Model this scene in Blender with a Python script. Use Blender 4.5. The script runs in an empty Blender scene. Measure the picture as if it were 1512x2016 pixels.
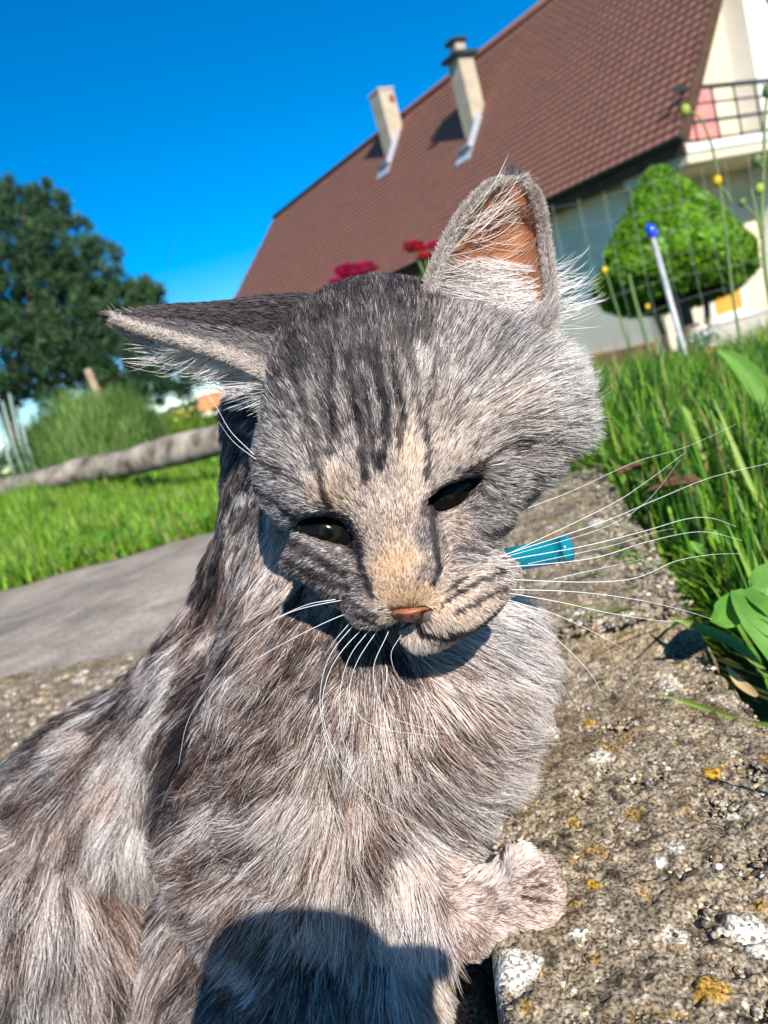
import bpy, math, random
import numpy as np
from mathutils import Vector, Matrix
from mathutils.kdtree import KDTree

rng = np.random.default_rng(7)
random.seed(7)
SC = bpy.context.scene
COL = SC.collection

# ------------------------------------------------------------------ camera
F, CX, CY = 1513.0, 756.0, 1008.0            # focal length and centre in photograph pixels
CAM_H = 0.27
_p, _r = math.radians(-10.5), math.radians(16.0)
FW = np.array([0, math.cos(_p), math.sin(_p)])
_r0 = np.array([1.0, 0, 0]); _u0 = np.cross(_r0, FW)
CR = _r0 * math.cos(_r) - _u0 * math.sin(_r)
CU = _r0 * math.sin(_r) + _u0 * math.cos(_r)
CP = np.array([0, 0, CAM_H])
cam = bpy.data.cameras.new('camera'); cam_o = bpy.data.objects.new('camera', cam); COL.objects.link(cam_o)
cam_o.matrix_world = Matrix(((CR[0], CU[0], -FW[0], CP[0]), (CR[1], CU[1], -FW[1], CP[1]),
                             (CR[2], CU[2], -FW[2], CP[2]), (0, 0, 0, 1)))
cam.sensor_fit = 'VERTICAL'; cam.sensor_height = 36.0; cam.sensor_width = 27.0
cam.lens = 36.0 * F / 2016.0
cam.clip_start = 0.01; cam.clip_end = 5000
cam.dof.use_dof = True; cam.dof.focus_distance = 0.262; cam.dof.aperture_fstop = 14.5
SC.camera = cam_o

# ------------------------------------------------------------------ sun, sky, exposure
SUN_RAY = np.array([-0.2207, 0.7722, -0.5958])          # the way the light travels
W = bpy.data.worlds.new('World'); SC.world = W; W.use_nodes = True
nt = W.node_tree; nt.nodes.clear()
sky = nt.nodes.new('ShaderNodeTexSky'); sky.sky_type = 'NISHITA'; sky.sun_disc = False
sky.sun_elevation = math.asin(-SUN_RAY[2]); sky.sun_rotation = math.atan2(-SUN_RAY[0], -SUN_RAY[1])
sky.altitude = 300; sky.air_density = 0.85; sky.dust_density = 0.0; sky.ozone_density = 3.0
hsv = nt.nodes.new('ShaderNodeHueSaturation'); hsv.inputs['Saturation'].default_value = 1.58
bg = nt.nodes.new('ShaderNodeBackground'); bg.inputs['Strength'].default_value = 0.115
ow = nt.nodes.new('ShaderNodeOutputWorld')
nt.links.new(sky.outputs[0], hsv.inputs['Color']); nt.links.new(hsv.outputs[0], bg.inputs[0]); nt.links.new(bg.outputs[0], ow.inputs[0])
sl = bpy.data.lights.new('sun', 'SUN'); sl.energy = 5.0; sl.angle = math.radians(0.53); sl.color = (1.0, 0.945, 0.85)
so = bpy.data.objects.new('sun', sl); COL.objects.link(so); so.location = (2, -6, 6)
so.rotation_euler = Vector(SUN_RAY).to_track_quat('-Z', 'Y').to_euler()
SC.view_settings.view_transform = 'Standard'; SC.view_settings.look = 'None'
SC.view_settings.exposure = 0.58; SC.view_settings.gamma = 1.0; SC.view_settings.use_curve_mapping = False
SC.cycles.max_bounces = 9; SC.cycles.diffuse_bounces = 3; SC.cycles.glossy_bounces = 5
SC.cycles.transmission_bounces = 8; SC.cycles.transparent_max_bounces = 8
SC.cycles.use_denoising = True

# ------------------------------------------------------------------ helpers
def ray(u, v):
    return FW + CR * (u - CX) / F - CU * (v - CY) / F

def P(u, v, d):
    """The point at depth d (metres along the camera axis) seen at photograph pixel u, v."""
    return CP + ray(u, v) * d

def PN(uvd):
    a = np.asarray(uvd, float)
    return CP + (FW + CR * ((a[:, 0:1] - CX) / F) - CU * ((a[:, 1:2] - CY) / F)) * a[:, 2:3]

def proj(p):
    q = np.asarray(p) - CP; z = q @ FW
    return np.stack([CX + F * (q @ CR) / z, CY - F * (q @ CU) / z, z], -1)

def onz(u, v, z):
    r = ray(u, v); return CP + r * ((z - CP[2]) / r[2])

def sstep(a, b, x):
    t = np.clip((np.asarray(x, float) - a) / (b - a), 0, 1); return t * t * (3 - 2 * t)

def _hash(i, j, k, s):
    h = (i * 374761393 + j * 668265263 + k * 2147483647 + s * 974634777) & 0xffffffff
    h = ((h ^ (h >> 13)) * 1274126177) & 0xffffffff
    h = (h ^ (h >> 16)) & 0xffffffff
    return h.astype(np.float64) / 4294967295.0

def noise3(p, s=0):
    """Value noise in 0..1 at points p (n,3)."""
    p = np.asarray(p, float); i = np.floor(p).astype(np.int64); f = p - i; f = f * f * (3 - 2 * f)
    out = 0
    for a in (0, 1):
        for b in (0, 1):
            for c in (0, 1):
                w = (f[:, 0] if a else 1 - f[:, 0]) * (f[:, 1] if b else 1 - f[:, 1]) * (f[:, 2] if c else 1 - f[:, 2])
                out = out + w * _hash(i[:, 0] + a, i[:, 1] + b, i[:, 2] + c, s)
    return out

def fbm(p, s=0, o=4):
    v = 0; a = 0.5; t = 0; p = np.asarray(p, float)
    for k in range(o):
        v = v + a * noise3(p * 2 ** k, s + k * 17); t += a; a *= 0.5
    return v / t

def unit(a):
    return a / np.maximum(np.linalg.norm(a, axis=-1, keepdims=True), 1e-9)

def new_mat(name):
    m = bpy.data.materials.new(name); m.use_nodes = True; t = m.node_tree; t.nodes.clear()
    out = t.nodes.new('ShaderNodeOutputMaterial'); return m, t, out

def mat(name, c1, c2=None, scale=8.0, rough=0.8, bump=0.0, bscale=40.0, attr=None, trans=0.0, spec=0.3, detail=6, metal=0.0, stretch=None):
    """Principled material: noise between two colours (or a colour attribute), fine bump, optional leaf translucency."""
    m, t, out = new_mat(name); N = t.nodes.new; L = t.links.new
    b = N('ShaderNodeBsdfPrincipled'); b.inputs['Roughness'].default_value = rough
    b.inputs['Specular IOR Level'].default_value = spec; b.inputs['Metallic'].default_value = metal
    tc = N('ShaderNodeTexCoord'); src = tc.outputs['Object']
    if stretch:
        mp = N('ShaderNodeMapping'); mp.inputs['Scale'].default_value = stretch; L(src, mp.inputs[0]); src = mp.outputs[0]
    no = N('ShaderNodeTexNoise'); no.inputs['Scale'].default_value = scale; no.inputs['Detail'].default_value = detail
    L(src, no.inputs['Vector'])
    if attr:
        at = N('ShaderNodeAttribute'); at.attribute_name = attr
        mx = N('ShaderNodeMix'); mx.data_type = 'RGBA'; mx.blend_type = 'MULTIPLY'; mx.inputs[0].default_value = 1.0
        rp = N('ShaderNodeValToRGB'); rp.color_ramp.elements[0].position = 0.3; rp.color_ramp.elements[1].position = 0.72
        rp.color_ramp.elements[0].color = (0.7, 0.7, 0.7, 1); rp.color_ramp.elements[1].color = (1.25, 1.25, 1.25, 1)
        L(no.outputs[0], rp.inputs[0]); L(at.outputs['Color'], mx.inputs[6]); L(rp.outputs[0], mx.inputs[7]); col = mx.outputs[2]
    else:
        rp = N('ShaderNodeValToRGB'); rp.color_ramp.elements[0].position = 0.35; rp.color_ramp.elements[1].position = 0.68
        rp.color_ramp.elements[0].color = (*c1, 1); rp.color_ramp.elements[1].color = (*(c2 or c1), 1)
        L(no.outputs[0], rp.inputs[0]); col = rp.outputs[0]
    L(col, b.inputs['Base Color'])
    if bump:
        n2 = N('ShaderNodeTexNoise'); n2.inputs['Scale'].default_value = bscale; n2.inputs['Detail'].default_value = 5
        L(src, n2.inputs['Vector'])
        bp = N('ShaderNodeBump'); bp.inputs['Strength'].default_value = bump; bp.inputs['Distance'].default_value = 0.4 / bscale
        L(n2.outputs[0], bp.inputs['Height']); L(bp.outputs[0], b.inputs['Normal'])
    if trans:
        tr = N('ShaderNodeBsdfTranslucent'); ms = N('ShaderNodeMixShader'); ms.inputs[0].default_value = trans
        L(col, tr.inputs[0]); L(b.outputs[0], ms.inputs[1]); L(tr.outputs[0], ms.inputs[2]); L(ms.outputs[0], out.inputs[0])
    else:
        L(b.outputs[0], out.inputs[0])
    return m

def tag(o, label=None, cat=None, group=None, kind=None):
    if label: o['label'] = label
    if cat: o['category'] = cat
    if group: o['group'] = group
    if kind: o['kind'] = kind
    return o

def wloc(o):
    p = np.zeros(3)
    while o is not None:
        p += np.array(o.location); o = o.parent
    return p

def empty(name, loc, label=None, cat=None, group=None, parent=None):
    o = bpy.data.objects.new(name, None); COL.objects.link(o); o.empty_display_size = 0.05
    if parent is not None: o.parent = parent; o.location = Vector(np.asarray(loc) - wloc(parent))
    else: o.location = loc
    return tag(o, label, cat, group)

def link_mesh(name, me, parent=None, loc=None):
    o = bpy.data.objects.new(name, me); COL.objects.link(o)
    if parent is not None: o.parent = parent
    if loc is not None: o.location = loc
    return o

def mesh(name, V, Fc, m, parent=None, smooth=False, col=None, base=None, cname='tint'):
    """One mesh object from world-space vertices; base = its own origin when top-level."""
    V = np.asarray(V, float)
    off = wloc(parent) if parent is not None else (np.asarray(base, float) if base is not None else np.zeros(3))
    me = bpy.data.meshes.new(name)
    if isinstance(Fc, np.ndarray):
        n, k = Fc.shape
        me.vertices.add(len(V)); me.vertices.foreach_set('co', (V - off).astype(np.float32).ravel())
        me.loops.add(n * k); me.loops.foreach_set('vertex_index', Fc.astype(np.int32).ravel())
        me.polygons.add(n); me.polygons.foreach_set('loop_start', np.arange(0, n * k, k, dtype=np.int32))
        me.update(calc_edges=True); me.validate()
    else:
        me.from_pydata((V - off).tolist(), [], [list(f) for f in Fc]); me.update()
    if smooth: me.polygons.foreach_set('use_smooth', np.ones(len(me.polygons), bool))
    if col is not None:
        a = me.color_attributes.new(cname, 'FLOAT_COLOR', 'POINT')
        c = np.ones((len(V), 4), np.float32); c[:, :3] = col; a.data.foreach_set('color', c.ravel())
    me.materials.append(m)
    o = link_mesh(name, me, parent)
    if parent is None and base is not None: o.location = Vector(off)
    return o

class MB:
    """Collects shapes into one mesh."""
    def __init__(s): s.V = []; s.F = []
    def add(s, V, Fc):
        n = len(s.V); s.V += [list(map(float, v)) for v in V]; s.F += [[i + n for i in f] for f in Fc]; return s
    def box(s, o, ax, ay, az, bev=0.0):
        """Box from corner o along three edge vectors, chamfered when bev > 0."""
        o, ax, ay, az = (np.asarray(t, float) for t in (o, ax, ay, az))
        if bev <= 0:
            V = [o + ax * i + ay * j + az * k for k in (0, 1) for j in (0, 1) for i in (0, 1)]
            return s.add(V, [(0, 2, 3, 1), (4, 5, 7, 6), (0, 1, 5, 4), (2, 6, 7, 3), (0, 4, 6, 2), (1, 3, 7, 5)])
        la, lb, lc = (np.linalg.norm(t) for t in (ax, ay, az)); V = []
        for k in (0, 1):
            for j in (0, 1):
                for i in (0, 1):
                    c = [i, j, k]; ls = [la, lb, lc]
                    for q in range(3):
                        w = [c[t] + (0 if t == q else (bev / ls[t]) * (1 if c[t] == 0 else -1)) for t in range(3)]
                        V.append(o + ax * w[0] + ay * w[1] + az * w[2])
        I = lambda i, j, k, q: (i + 2 * j + 4 * k) * 3 + q
        Fc = []
        for q in range(3):
            a, b = [(1, 2), (2, 0), (0, 1)][q]
            for side in (0, 1):
                L = []
                for (p1, p2) in ((0, 0), (1, 0), (1, 1), (0, 1)):
                    c = [0, 0, 0]; c[q] = side; c[a] = p1; c[b] = p2; L.append(I(*c, q))
                Fc.append(L if side else L[::-1])
            for p1 in (0, 1):
                for p2 in (0, 1):
                    c0 = [0, 0, 0]; c0[a] = p1; c0[b] = p2; c1 = list(c0); c1[q] = 1
                    Fc.append([I(*c0, a), I(*c1, a), I(*c1, b), I(*c0, b)])
        for k in (0, 1):
            for j in (0, 1):
                for i in (0, 1): Fc.append([I(i, j, k, 0), I(i, j, k, 1), I(i, j, k, 2)])
        return s.add(V, Fc)
    def tube(s, pts, rad, n=8, caps=True):
        pts = np.asarray(pts, float); m = len(pts); rad = np.broadcast_to(np.asarray(rad, float), (m,))
        T = np.gradient(pts, axis=0); T = unit(T)
        up = np.array([0, 0, 1.0]) if abs(T[0][2]) < 0.9 else np.array([1.0, 0, 0])
        V = []
        for i in range(m):
            a = np.cross(T[i], up); a /= np.linalg.norm(a); b = np.cross(a, T[i]); up = b
            for j in range(n):
                t = 2 * math.pi * j / n; V.append(pts[i] + rad[i] * (a * math.cos(t) + b * math.sin(t)))
        Fc = [(i * n + j, i * n + (j + 1) % n, (i + 1) * n + (j + 1) % n, (i + 1) * n + j) for i in range(m - 1) for j in range(n)]
        if caps: Fc += [tuple(range(n))[::-1], tuple(range((m - 1) * n, m * n))]
        return s.add(V, Fc)
    def ball(s, c, ax, ay, az, nu=12, nv=8):
        c, ax, ay, az = (np.asarray(t, float) for t in (c, ax, ay, az)); V = [c - az]
        for i in range(1, nv):
            ph = math.pi * i / nv - math.pi / 2
            for j in range(nu):
                t = 2 * math.pi * j / nu; V.append(c + math.cos(ph) * (ax * math.cos(t) + ay * math.sin(t)) + az * math.sin(ph))
        V.append(c + az); Fc = []
        for j in range(nu): Fc.append((0, 1 + (j + 1) % nu, 1 + j))
        for i in range(nv - 2):
            for j in range(nu): Fc.append((1 + i * nu + j, 1 + i * nu + (j + 1) % nu, 1 + (i + 1) * nu + (j + 1) % nu, 1 + (i + 1) * nu + j))
        e = len(V) - 1
        for j in range(nu): Fc.append((e, 1 + (nv - 2) * nu + j, 1 + (nv - 2) * nu + (j + 1) % nu))
        return s.add(V, Fc)
    def build(s, name, m, parent=None, smooth=False, base=None):
        return mesh(name, np.array(s.V), s.F, m, parent, smooth, base=base)

def smooth_path(pts, n):
    """Catmull-Rom through pts (m,k), n samples."""
    p = np.asarray(pts, float); m = len(p)
    q = np.vstack([2 * p[0] - p[1], p, 2 * p[-1] - p[-2]])
    t = np.linspace(0, m - 1 - 1e-6, n); i = t.astype(int); f = (t - i)[:, None]
    a, b, c, d = q[i], q[i + 1], q[i + 2], q[i + 3]
    return 0.5 * (2 * b + (c - a) * f + (2 * a - 5 * b + 4 * c - d) * f ** 2 + (3 * b - a - 3 * c + d) * f ** 3)

def blades(pos, h, w, lean, yaw, curl):
    """Grass blades as arrays: five vertices, two quads folded to a point; returns V, quads, blade index."""
    n = len(pos); d = np.stack([np.cos(yaw), np.sin(yaw), 0 * yaw], -1); s = np.stack([-np.sin(yaw), np.cos(yaw), 0 * yaw], -1)
    up = np.array([0, 0, 1.0]); rows = []
    for t, wt in ((0, 1.0), (0.4, 0.9), (0.75, 0.6), (1.0, 0.08)):
        c = pos + d * (h * (lean * t + curl * t * t))[:, None] + up * (h * (t - 0.35 * np.abs(curl) * t * t))[:, None]
        rows += [c - s * (w * wt / 2)[:, None], c + s * (w * wt / 2)[:, None]]
    V = np.stack(rows, 1).reshape(-1, 3); b = np.arange(n)[:, None] * 8
    Q = np.concatenate([b + np.array([[0, 1, 3, 2]]), b + np.array([[2, 3, 5, 4]]), b + np.array([[4, 5, 7, 6]])], 0)
    return V, Q

def leaf_soup(cen, size, nrm_bias, aspect=2.0, spread=1.0):
    """Small quads (leaf-sized) at centres, randomly turned around a preferred normal."""
    n = len(cen); nn = unit(nrm_bias + spread * rng.normal(size=(n, 3))); a = unit(np.cross(nn, rng.normal(size=(n, 3)))); b = np.cross(nn, a)
    size = np.asarray(size)[:, None]; a = a * size * aspect / 2; b = b * size / 2
    V = np.stack([cen - a, cen + b * 0.9, cen + a, cen - b * 0.9], 1).reshape(-1, 3)
    return V, np.arange(n)[:, None] * 4 + np.arange(4)[None]
# ================================================================== SETTING
ZU = np.array([0, 0, 1.0])
def gz(x, y):
    x = np.asarray(x, float); y = np.asarray(y, float)
    fall = -0.95 * sstep(1.0, 8.5, y) * sstep(-2.5, 0.8, x)
    return fall + 0.012 * np.sin(x * 3.1 + y * 1.7) * sstep(2.0, 3.5, y)

M_soil = mat('soil', (0.035, 0.055, 0.012), (0.07, 0.09, 0.025), scale=3.0, rough=0.95, bump=0.4, bscale=30)
gx = np.concatenate([[-1500, -600, -250, -100, -50, -25], np.arange(-14, 14.1, 0.5), [25, 50, 100, 250, 600, 1500]])
gy = np.concatenate([[-300, -60, -15, -5], np.arange(-2, 20.1, 0.5), [25, 35, 60, 120, 300, 800, 2500]])
GX, GY = np.meshgrid(gx, gy); nx = len(gx); ny = len(gy)
GV = np.stack([GX, GY, gz(GX, GY) - 0.012], -1).reshape(-1, 3)
ii = (np.arange(ny - 1)[:, None] * nx + np.arange(nx - 1)[None]).ravel()
tag(mesh('ground', GV, np.stack([ii, ii + 1, ii + 1 + nx, ii + nx], 1), M_soil, smooth=True), kind='structure')

# ---- path: worn asphalt, left of the kerb stones
def kerb_left(y): return -0.0237 + 0.20 * (y - 0.251)
def line_y(a, b, x): return a[1] + (b[1] - a[1]) / (b[0] - a[0]) * (x - a[0])
pf0, pf1 = onz(0, 1165, 0), onz(400, 1056, 0)
pn0, pn1 = onz(0, 1345, 0), onz(150, 1318, 0)
M_path = mat('asphalt', None, attr='tint', scale=150, rough=0.92, bump=0.9, bscale=230, detail=9)
V = []; nxp, nyp = 260, 50
xr = lambda y: kerb_left(y) - 0.02
for j in range(nyp + 1):
    for i in range(nxp + 1):
        t = j / nyp; s = i / nxp
        x = -5.0 + s * 5.35
        y0 = line_y(pn0, pn1, x); y1 = line_y(pf0, pf1, x) + 0.02 * math.sin(x * 9) + 0.012 * math.sin(x * 23)
        y = y0 + (y1 - y0) * t; xx = min(x, xr(y))
        V.append((xx, y, 0.004 + 0.002 * math.sin(xx * 5 + y * 7)))
ii = (np.arange(nyp)[:, None] * (nxp + 1) + np.arange(nxp)[None]).ravel()
V = np.array(V); pe = np.tile(np.repeat(np.arange(nyp + 1) / nyp, nxp + 1)[:, None], (1, 3))
wear = fbm(V * 5, 201, 4)[:, None]; grit = fbm(V * 45, 205, 3)[:, None]
pc_ = np.array([[0.34, 0.285, 0.225]]) * (0.55 + 0.9 * wear) * (0.62 + 0.76 * grit)
stain = sstep(0.58, 0.68, fbm(V * 11, 211, 3))[:, None] * 0.45; pc_ = pc_ * (1 - stain) + np.array([[0.16, 0.13, 0.10]]) * stain
earth = (sstep(0.93, 1.0, pe + 0.12 * (wear - 0.5)) * 0.8); pc_ = pc_ * (1 - earth) + np.array([[0.13, 0.085, 0.045]]) * earth
V[:, 2] += (fbm(V * 30, 219, 3) - 0.5) * 0.004
tag(mesh('path', V, np.stack([ii, ii + 1, ii + nxp + 2, ii + nxp + 1], 1), M_path, None, True, pc_), kind='structure')

# ---- weathered stone: kerb blocks and the rough strip the cat sits on
def stone_colour(p, seed=0):
    n = len(p); q = p * 1.0
    base = fbm(q * 60, 3 + seed, 4)[:, None]; fine = fbm(q * 420, 9 + seed, 3)[:, None]; mid = fbm(q * 170, 21 + seed, 3)[:, None]
    c = np.array([0.30, 0.255, 0.19]) * (0.55 + 0.9 * base)
    c = c * (0.45 + 1.1 * fine)
    dark = sstep(0.56, 0.70, mid); c = c * (1 - 0.72 * dark)
    pale = sstep(0.60, 0.72, fbm(q * 240, 33 + seed, 3))[:, None] * 0.75; c = c * (1 - pale) + np.array([0.56, 0.50, 0.42]) * pale
    brown = sstep(0.55, 0.68, fbm(q * 45, 41 + seed, 3))[:, None] * 0.5; c = c * (1 - brown) + np.array([0.16, 0.11, 0.06]) * brown
    och = (sstep(0.665, 0.72, fbm(q * 75, 51 + seed, 3)) * sstep(0.35, 0.6, fine[:, 0]))[:, None] * 0.85
    c = c * (1 - och) + np.array([0.36, 0.21, 0.025]) * och
    wl = sstep(0.70, 0.735, fbm(q * 55, 63 + seed, 4))[:, None] * 0.9; c = c * (1 - wl) + np.array([0.66, 0.62, 0.55]) * wl
    return np.clip(c * np.array([0.86, 0.82, 0.78]), 0.01, 0.85)

M_stone = mat('lichen_stone', None, attr='tint', scale=700, rough=0.92, bump=0.8, bscale=800, detail=8, spec=0.2)
for nd in M_stone.node_tree.nodes:
    if nd.type == 'VALTORGB':
        nd.color_ramp.elements[0].position = 0.36; nd.color_ramp.elements[1].position = 0.66
        nd.color_ramp.elements[0].color = (0.22, 0.20, 0.18, 1); nd.color_ramp.elements[1].color = (1.75, 1.72, 1.66, 1)

def stone_block(name, quad, ztop, zbot, step, parent, seed, patches=(), rough=0.0022, edge=0.012):
    """A rough block: quad = four (x,y) corners near-left, near-right, far-right, far-left."""
    q = np.asarray(quad, float)
    nu = int(max(np.linalg.norm(q[1] - q[0]), np.linalg.norm(q[2] - q[3])) / step) + 2
    nv = int(max(np.linalg.norm(q[3] - q[0]), np.linalg.norm(q[2] - q[1])) / step) + 2
    s, t = np.meshgrid(np.linspace(0, 1, nu), np.linspace(0, 1, nv)); s = s.ravel(); t = t.ravel()
    xy = (q[0] * ((1 - s) * (1 - t))[:, None] + q[1] * (s * (1 - t))[:, None] + q[2] * (s * t)[:, None] + q[3] * ((1 - s) * t)[:, None])
    p = np.concatenate([xy, np.zeros((len(xy), 1))], 1)
    wl = np.linalg.norm(q[1] - q[0]); wv = np.linalg.norm(q[3] - q[0])
    de = np.minimum(np.minimum(s, 1 - s) * wl, np.minimum(t, 1 - t) * wv)
    hgt = (fbm(p * 22, 5 + seed, 3) - 0.5) * 0.007 + (fbm(p * 110, 8 + seed, 3) - 0.5) * rough * 1.6 + (fbm(p * 400, 12 + seed, 2) - 0.5) * rough * 1.7
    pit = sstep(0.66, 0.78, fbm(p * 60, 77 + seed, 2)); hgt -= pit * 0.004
    edge_w = edge * (0.6 + 0.9 * fbm(p * 50, 90 + seed, 2))
    hgt -= np.where(de < edge_w, (1 - np.sqrt(np.clip(1 - (1 - de / edge_w) ** 2, 0, 1))) * edge_w * 0.8, 0)
    p[:, 2] = ztop + hgt
    c = stone_colour(p, seed)
    for (cx, cy, rx, ry, col, amt, fill) in patches:
        wob = (fbm(p * 170, 101 + seed, 3) - 0.5) * 0.9
        dd = np.sqrt(((p[:, 0] - cx) / rx) ** 2 + ((p[:, 1] - cy) / ry) ** 2) + wob * 0.7
        m = (1 - sstep(0.8, 0.98, dd))[:, None] * amt
        tex = (0.80 + 0.35 * fbm(p * 500, 120, 2))[:, None]
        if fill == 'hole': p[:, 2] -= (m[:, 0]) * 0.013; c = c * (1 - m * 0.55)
        else: c = c * (1 - m) + np.array(col) * tex * m; p[:, 2] += m[:, 0] * 0.0012
    ii = (np.arange(nv - 1)[:, None] * nu + np.arange(nu - 1)[None]).ravel()
    Q = np.stack([ii, ii + 1, ii + 1 + nu, ii + nu], 1)
    ring = np.concatenate([np.arange(nu), (np.arange(1, nv) * nu + nu - 1), (nv - 1) * nu + np.arange(nu - 2, -1, -1), np.arange(nv - 2, 0, -1) * nu])
    V = [p]; CC = [c]; FQ = [Q]; prev = ring; cnt = len(p); cen = q.mean(0)
    lev = np.linspace(0, 1, 9)[1:]
    for L in lev:
        r = p[ring].copy(); z0 = r[:, 2]; r[:, 2] = z0 + (zbot - z0) * L
        out = unit(r[:, :2] - cen); r[:, :2] += out * ((fbm(r * 70, 31 + seed, 3) - 0.45) * 0.008)[:, None]
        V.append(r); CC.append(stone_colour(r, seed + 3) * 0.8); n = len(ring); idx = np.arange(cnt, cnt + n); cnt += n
        FQ.append(np.stack([prev, idx, np.roll(idx, -1), np.roll(prev, -1)], 1)); prev = idx
    return mesh(name, np.concatenate(V), np.concatenate(FQ), M_stone, parent, True, np.concatenate(CC))

WH = (0.74, 0.70, 0.62); OC = (0.42, 0.24, 0.02)
def pat(u, v, ru, rv, col, amt=1.0, fill=None, z=0.06):
    a = onz(u, v, z); b = onz(u + ru, v, z); c = onz(u, v + rv, z)
    return (a[0], a[1], np.linalg.norm(b - a), np.linalg.norm(c - a), col, amt, fill)
def pebbles(name, quad, z, n, parent, seed, rmin=0.0009, rmax=0.003):
    """Aggregate grains half sunk in the stone, one joined part."""
    q = np.asarray(quad, float); s = rng.random(n) ** 1.0; t = rng.random(n)
    s = 0.03 + 0.94 * s; t = 0.02 + 0.96 * t
    xy = (q[0] * ((1 - s) * (1 - t))[:, None] + q[1] * (s * (1 - t))[:, None] + q[2] * (s * t)[:, None] + q[3] * ((1 - s) * t)[:, None])
    p = np.concatenate([xy, np.zeros((n, 1))], 1); p[:, 2] = z + (fbm(p * 22, 5 + seed, 3) - 0.5) * 0.007 - 0.0004
    r = rmin + (rmax - rmin) * rng.random(n) ** 2.2
    g = (1 + 5 ** 0.5) / 2
    iv = unit(np.array([(-1, g, 0), (1, g, 0), (-1, -g, 0), (1, -g, 0), (0, -1, g), (0, 1, g), (0, -1, -g), (0, 1, -g), (g, 0, -1), (g, 0, 1), (-g, 0, -1), (-g, 0, 1)], float))
    jf = np.array([(0, 11, 5), (0, 5, 1), (0, 1, 7), (0, 7, 10), (0, 10, 11), (1, 5, 9), (5, 11, 4), (11, 10, 2), (10, 7, 6), (7, 1, 8), (3, 9, 4), (3, 4, 2), (3, 2, 6), (3, 6, 8), (3, 8, 9), (4, 9, 5), (2, 4, 11), (6, 2, 10), (8, 6, 7), (9, 8, 1)])
    sc = np.stack([r * (0.8 + 0.6 * rng.random(n)), r * (0.8 + 0.6 * rng.random(n)), r * 0.6], -1)
    V = p[:, None] + iv[None] * sc[:, None] * (0.8 + 0.4 * rng.random((n, 12, 1)))
    pal = np.array([(0.36, 0.30, 0.22), (0.25, 0.21, 0.16), (0.48, 0.43, 0.36), (0.16, 0.13, 0.10), (0.42, 0.32, 0.20), (0.58, 0.54, 0.48), (0.30, 0.28, 0.27)])
    c = pal[rng.choice(len(pal), n, p=[.28, .22, .14, .12, .12, .05, .07])] * (0.7 + 0.5 * rng.random((n, 1)))
    return tag(mesh(name, V.reshape(-1, 3), (np.arange(n)[:, None, None] * 12 + jf[None]).reshape(-1, 3), M_stone, parent, True, np.repeat(c, 12, 0)), kind='stuff')

kq1 = [(-0.030, 0.10), (0.115, 0.06), (0.158, 0.405), (0.022, 0.485)]
kq1 = [(-0.0295, 0.10), (0.125, 0.10), (0.160, 0.42), (0.030, 0.487)]
k1 = empty('kerb_stone', (0.06, 0.28, 0.0), 'rough lichen-spotted kerb stone carrying the kitten\'s paw', 'kerb stone', 'kerb stones')
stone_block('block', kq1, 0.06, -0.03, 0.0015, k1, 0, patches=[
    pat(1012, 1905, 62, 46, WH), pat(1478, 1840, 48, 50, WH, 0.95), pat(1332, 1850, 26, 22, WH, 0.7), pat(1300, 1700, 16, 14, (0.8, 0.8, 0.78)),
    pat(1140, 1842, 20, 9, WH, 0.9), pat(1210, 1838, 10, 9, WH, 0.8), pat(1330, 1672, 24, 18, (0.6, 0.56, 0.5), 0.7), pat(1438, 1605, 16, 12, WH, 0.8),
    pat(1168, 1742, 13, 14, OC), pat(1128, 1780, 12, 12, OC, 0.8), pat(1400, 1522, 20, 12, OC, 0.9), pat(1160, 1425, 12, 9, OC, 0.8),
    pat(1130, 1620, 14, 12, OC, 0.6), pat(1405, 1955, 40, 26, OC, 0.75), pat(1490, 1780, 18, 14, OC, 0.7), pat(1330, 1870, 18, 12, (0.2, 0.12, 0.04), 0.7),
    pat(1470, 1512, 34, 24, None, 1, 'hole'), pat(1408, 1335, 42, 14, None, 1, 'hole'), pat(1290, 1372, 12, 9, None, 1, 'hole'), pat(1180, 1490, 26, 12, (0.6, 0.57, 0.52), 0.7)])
pebbles('aggregate', kq1, 0.0592, 9000, k1, 0, 0.0005, 0.0019)
kq2 = [(0.034, 0.500), (0.186, 0.476), (0.305, 1.03), (0.15, 1.06)]
k2 = empty('kerb_stone', (0.16, 0.75, 0.0), 'farther kerb stone beyond the joint, behind the turquoise tube', 'kerb stone', 'kerb stones')
stone_block('block', kq2, 0.06, -0.03, 0.003, k2, 40, patches=[
    pat(1232, 1008, 16, 9, WH), pat(1258, 1090, 12, 8, WH, 0.8), pat(1180, 1030, 20, 9, (0.6, 0.57, 0.52), 0.8), pat(1255, 1020, 26, 18, (0.03, 0.03, 0.04), 0.8), pat(1230, 1075, 22, 10, (0.03, 0.03, 0.04), 0.6)], edge=0.045)
pebbles('aggregate', kq2, 0.0592, 4500, k2, 40, 0.001, 0.003)

# rough stone strip under and behind the kitten
sq = [(-1.3, 0.12), (-0.06, 0.12), (0.10, 1.02), (-2.6, 1.40)]
sq = [(-2.4, 0.05), (-0.045, 0.05), (0.06, line_y(pn0, pn1, 0.06) + 0.012), (-2.4, line_y(pn0, pn1, -2.4) + 0.012)]
st = stone_block('stone_strip', sq, 0.006, -0.05, 0.006, None, 90, edge=0.01, rough=0.003)
tag(st, kind='structure')
pbs = pebbles('gravel', [(-1.3, 0.3), (-0.12, 0.3), (-0.05, 0.90), (-1.6, 1.1)], 0.006, 9000, None, 90, 0.0015, 0.007)
tag(pbs, kind='stuff')

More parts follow.
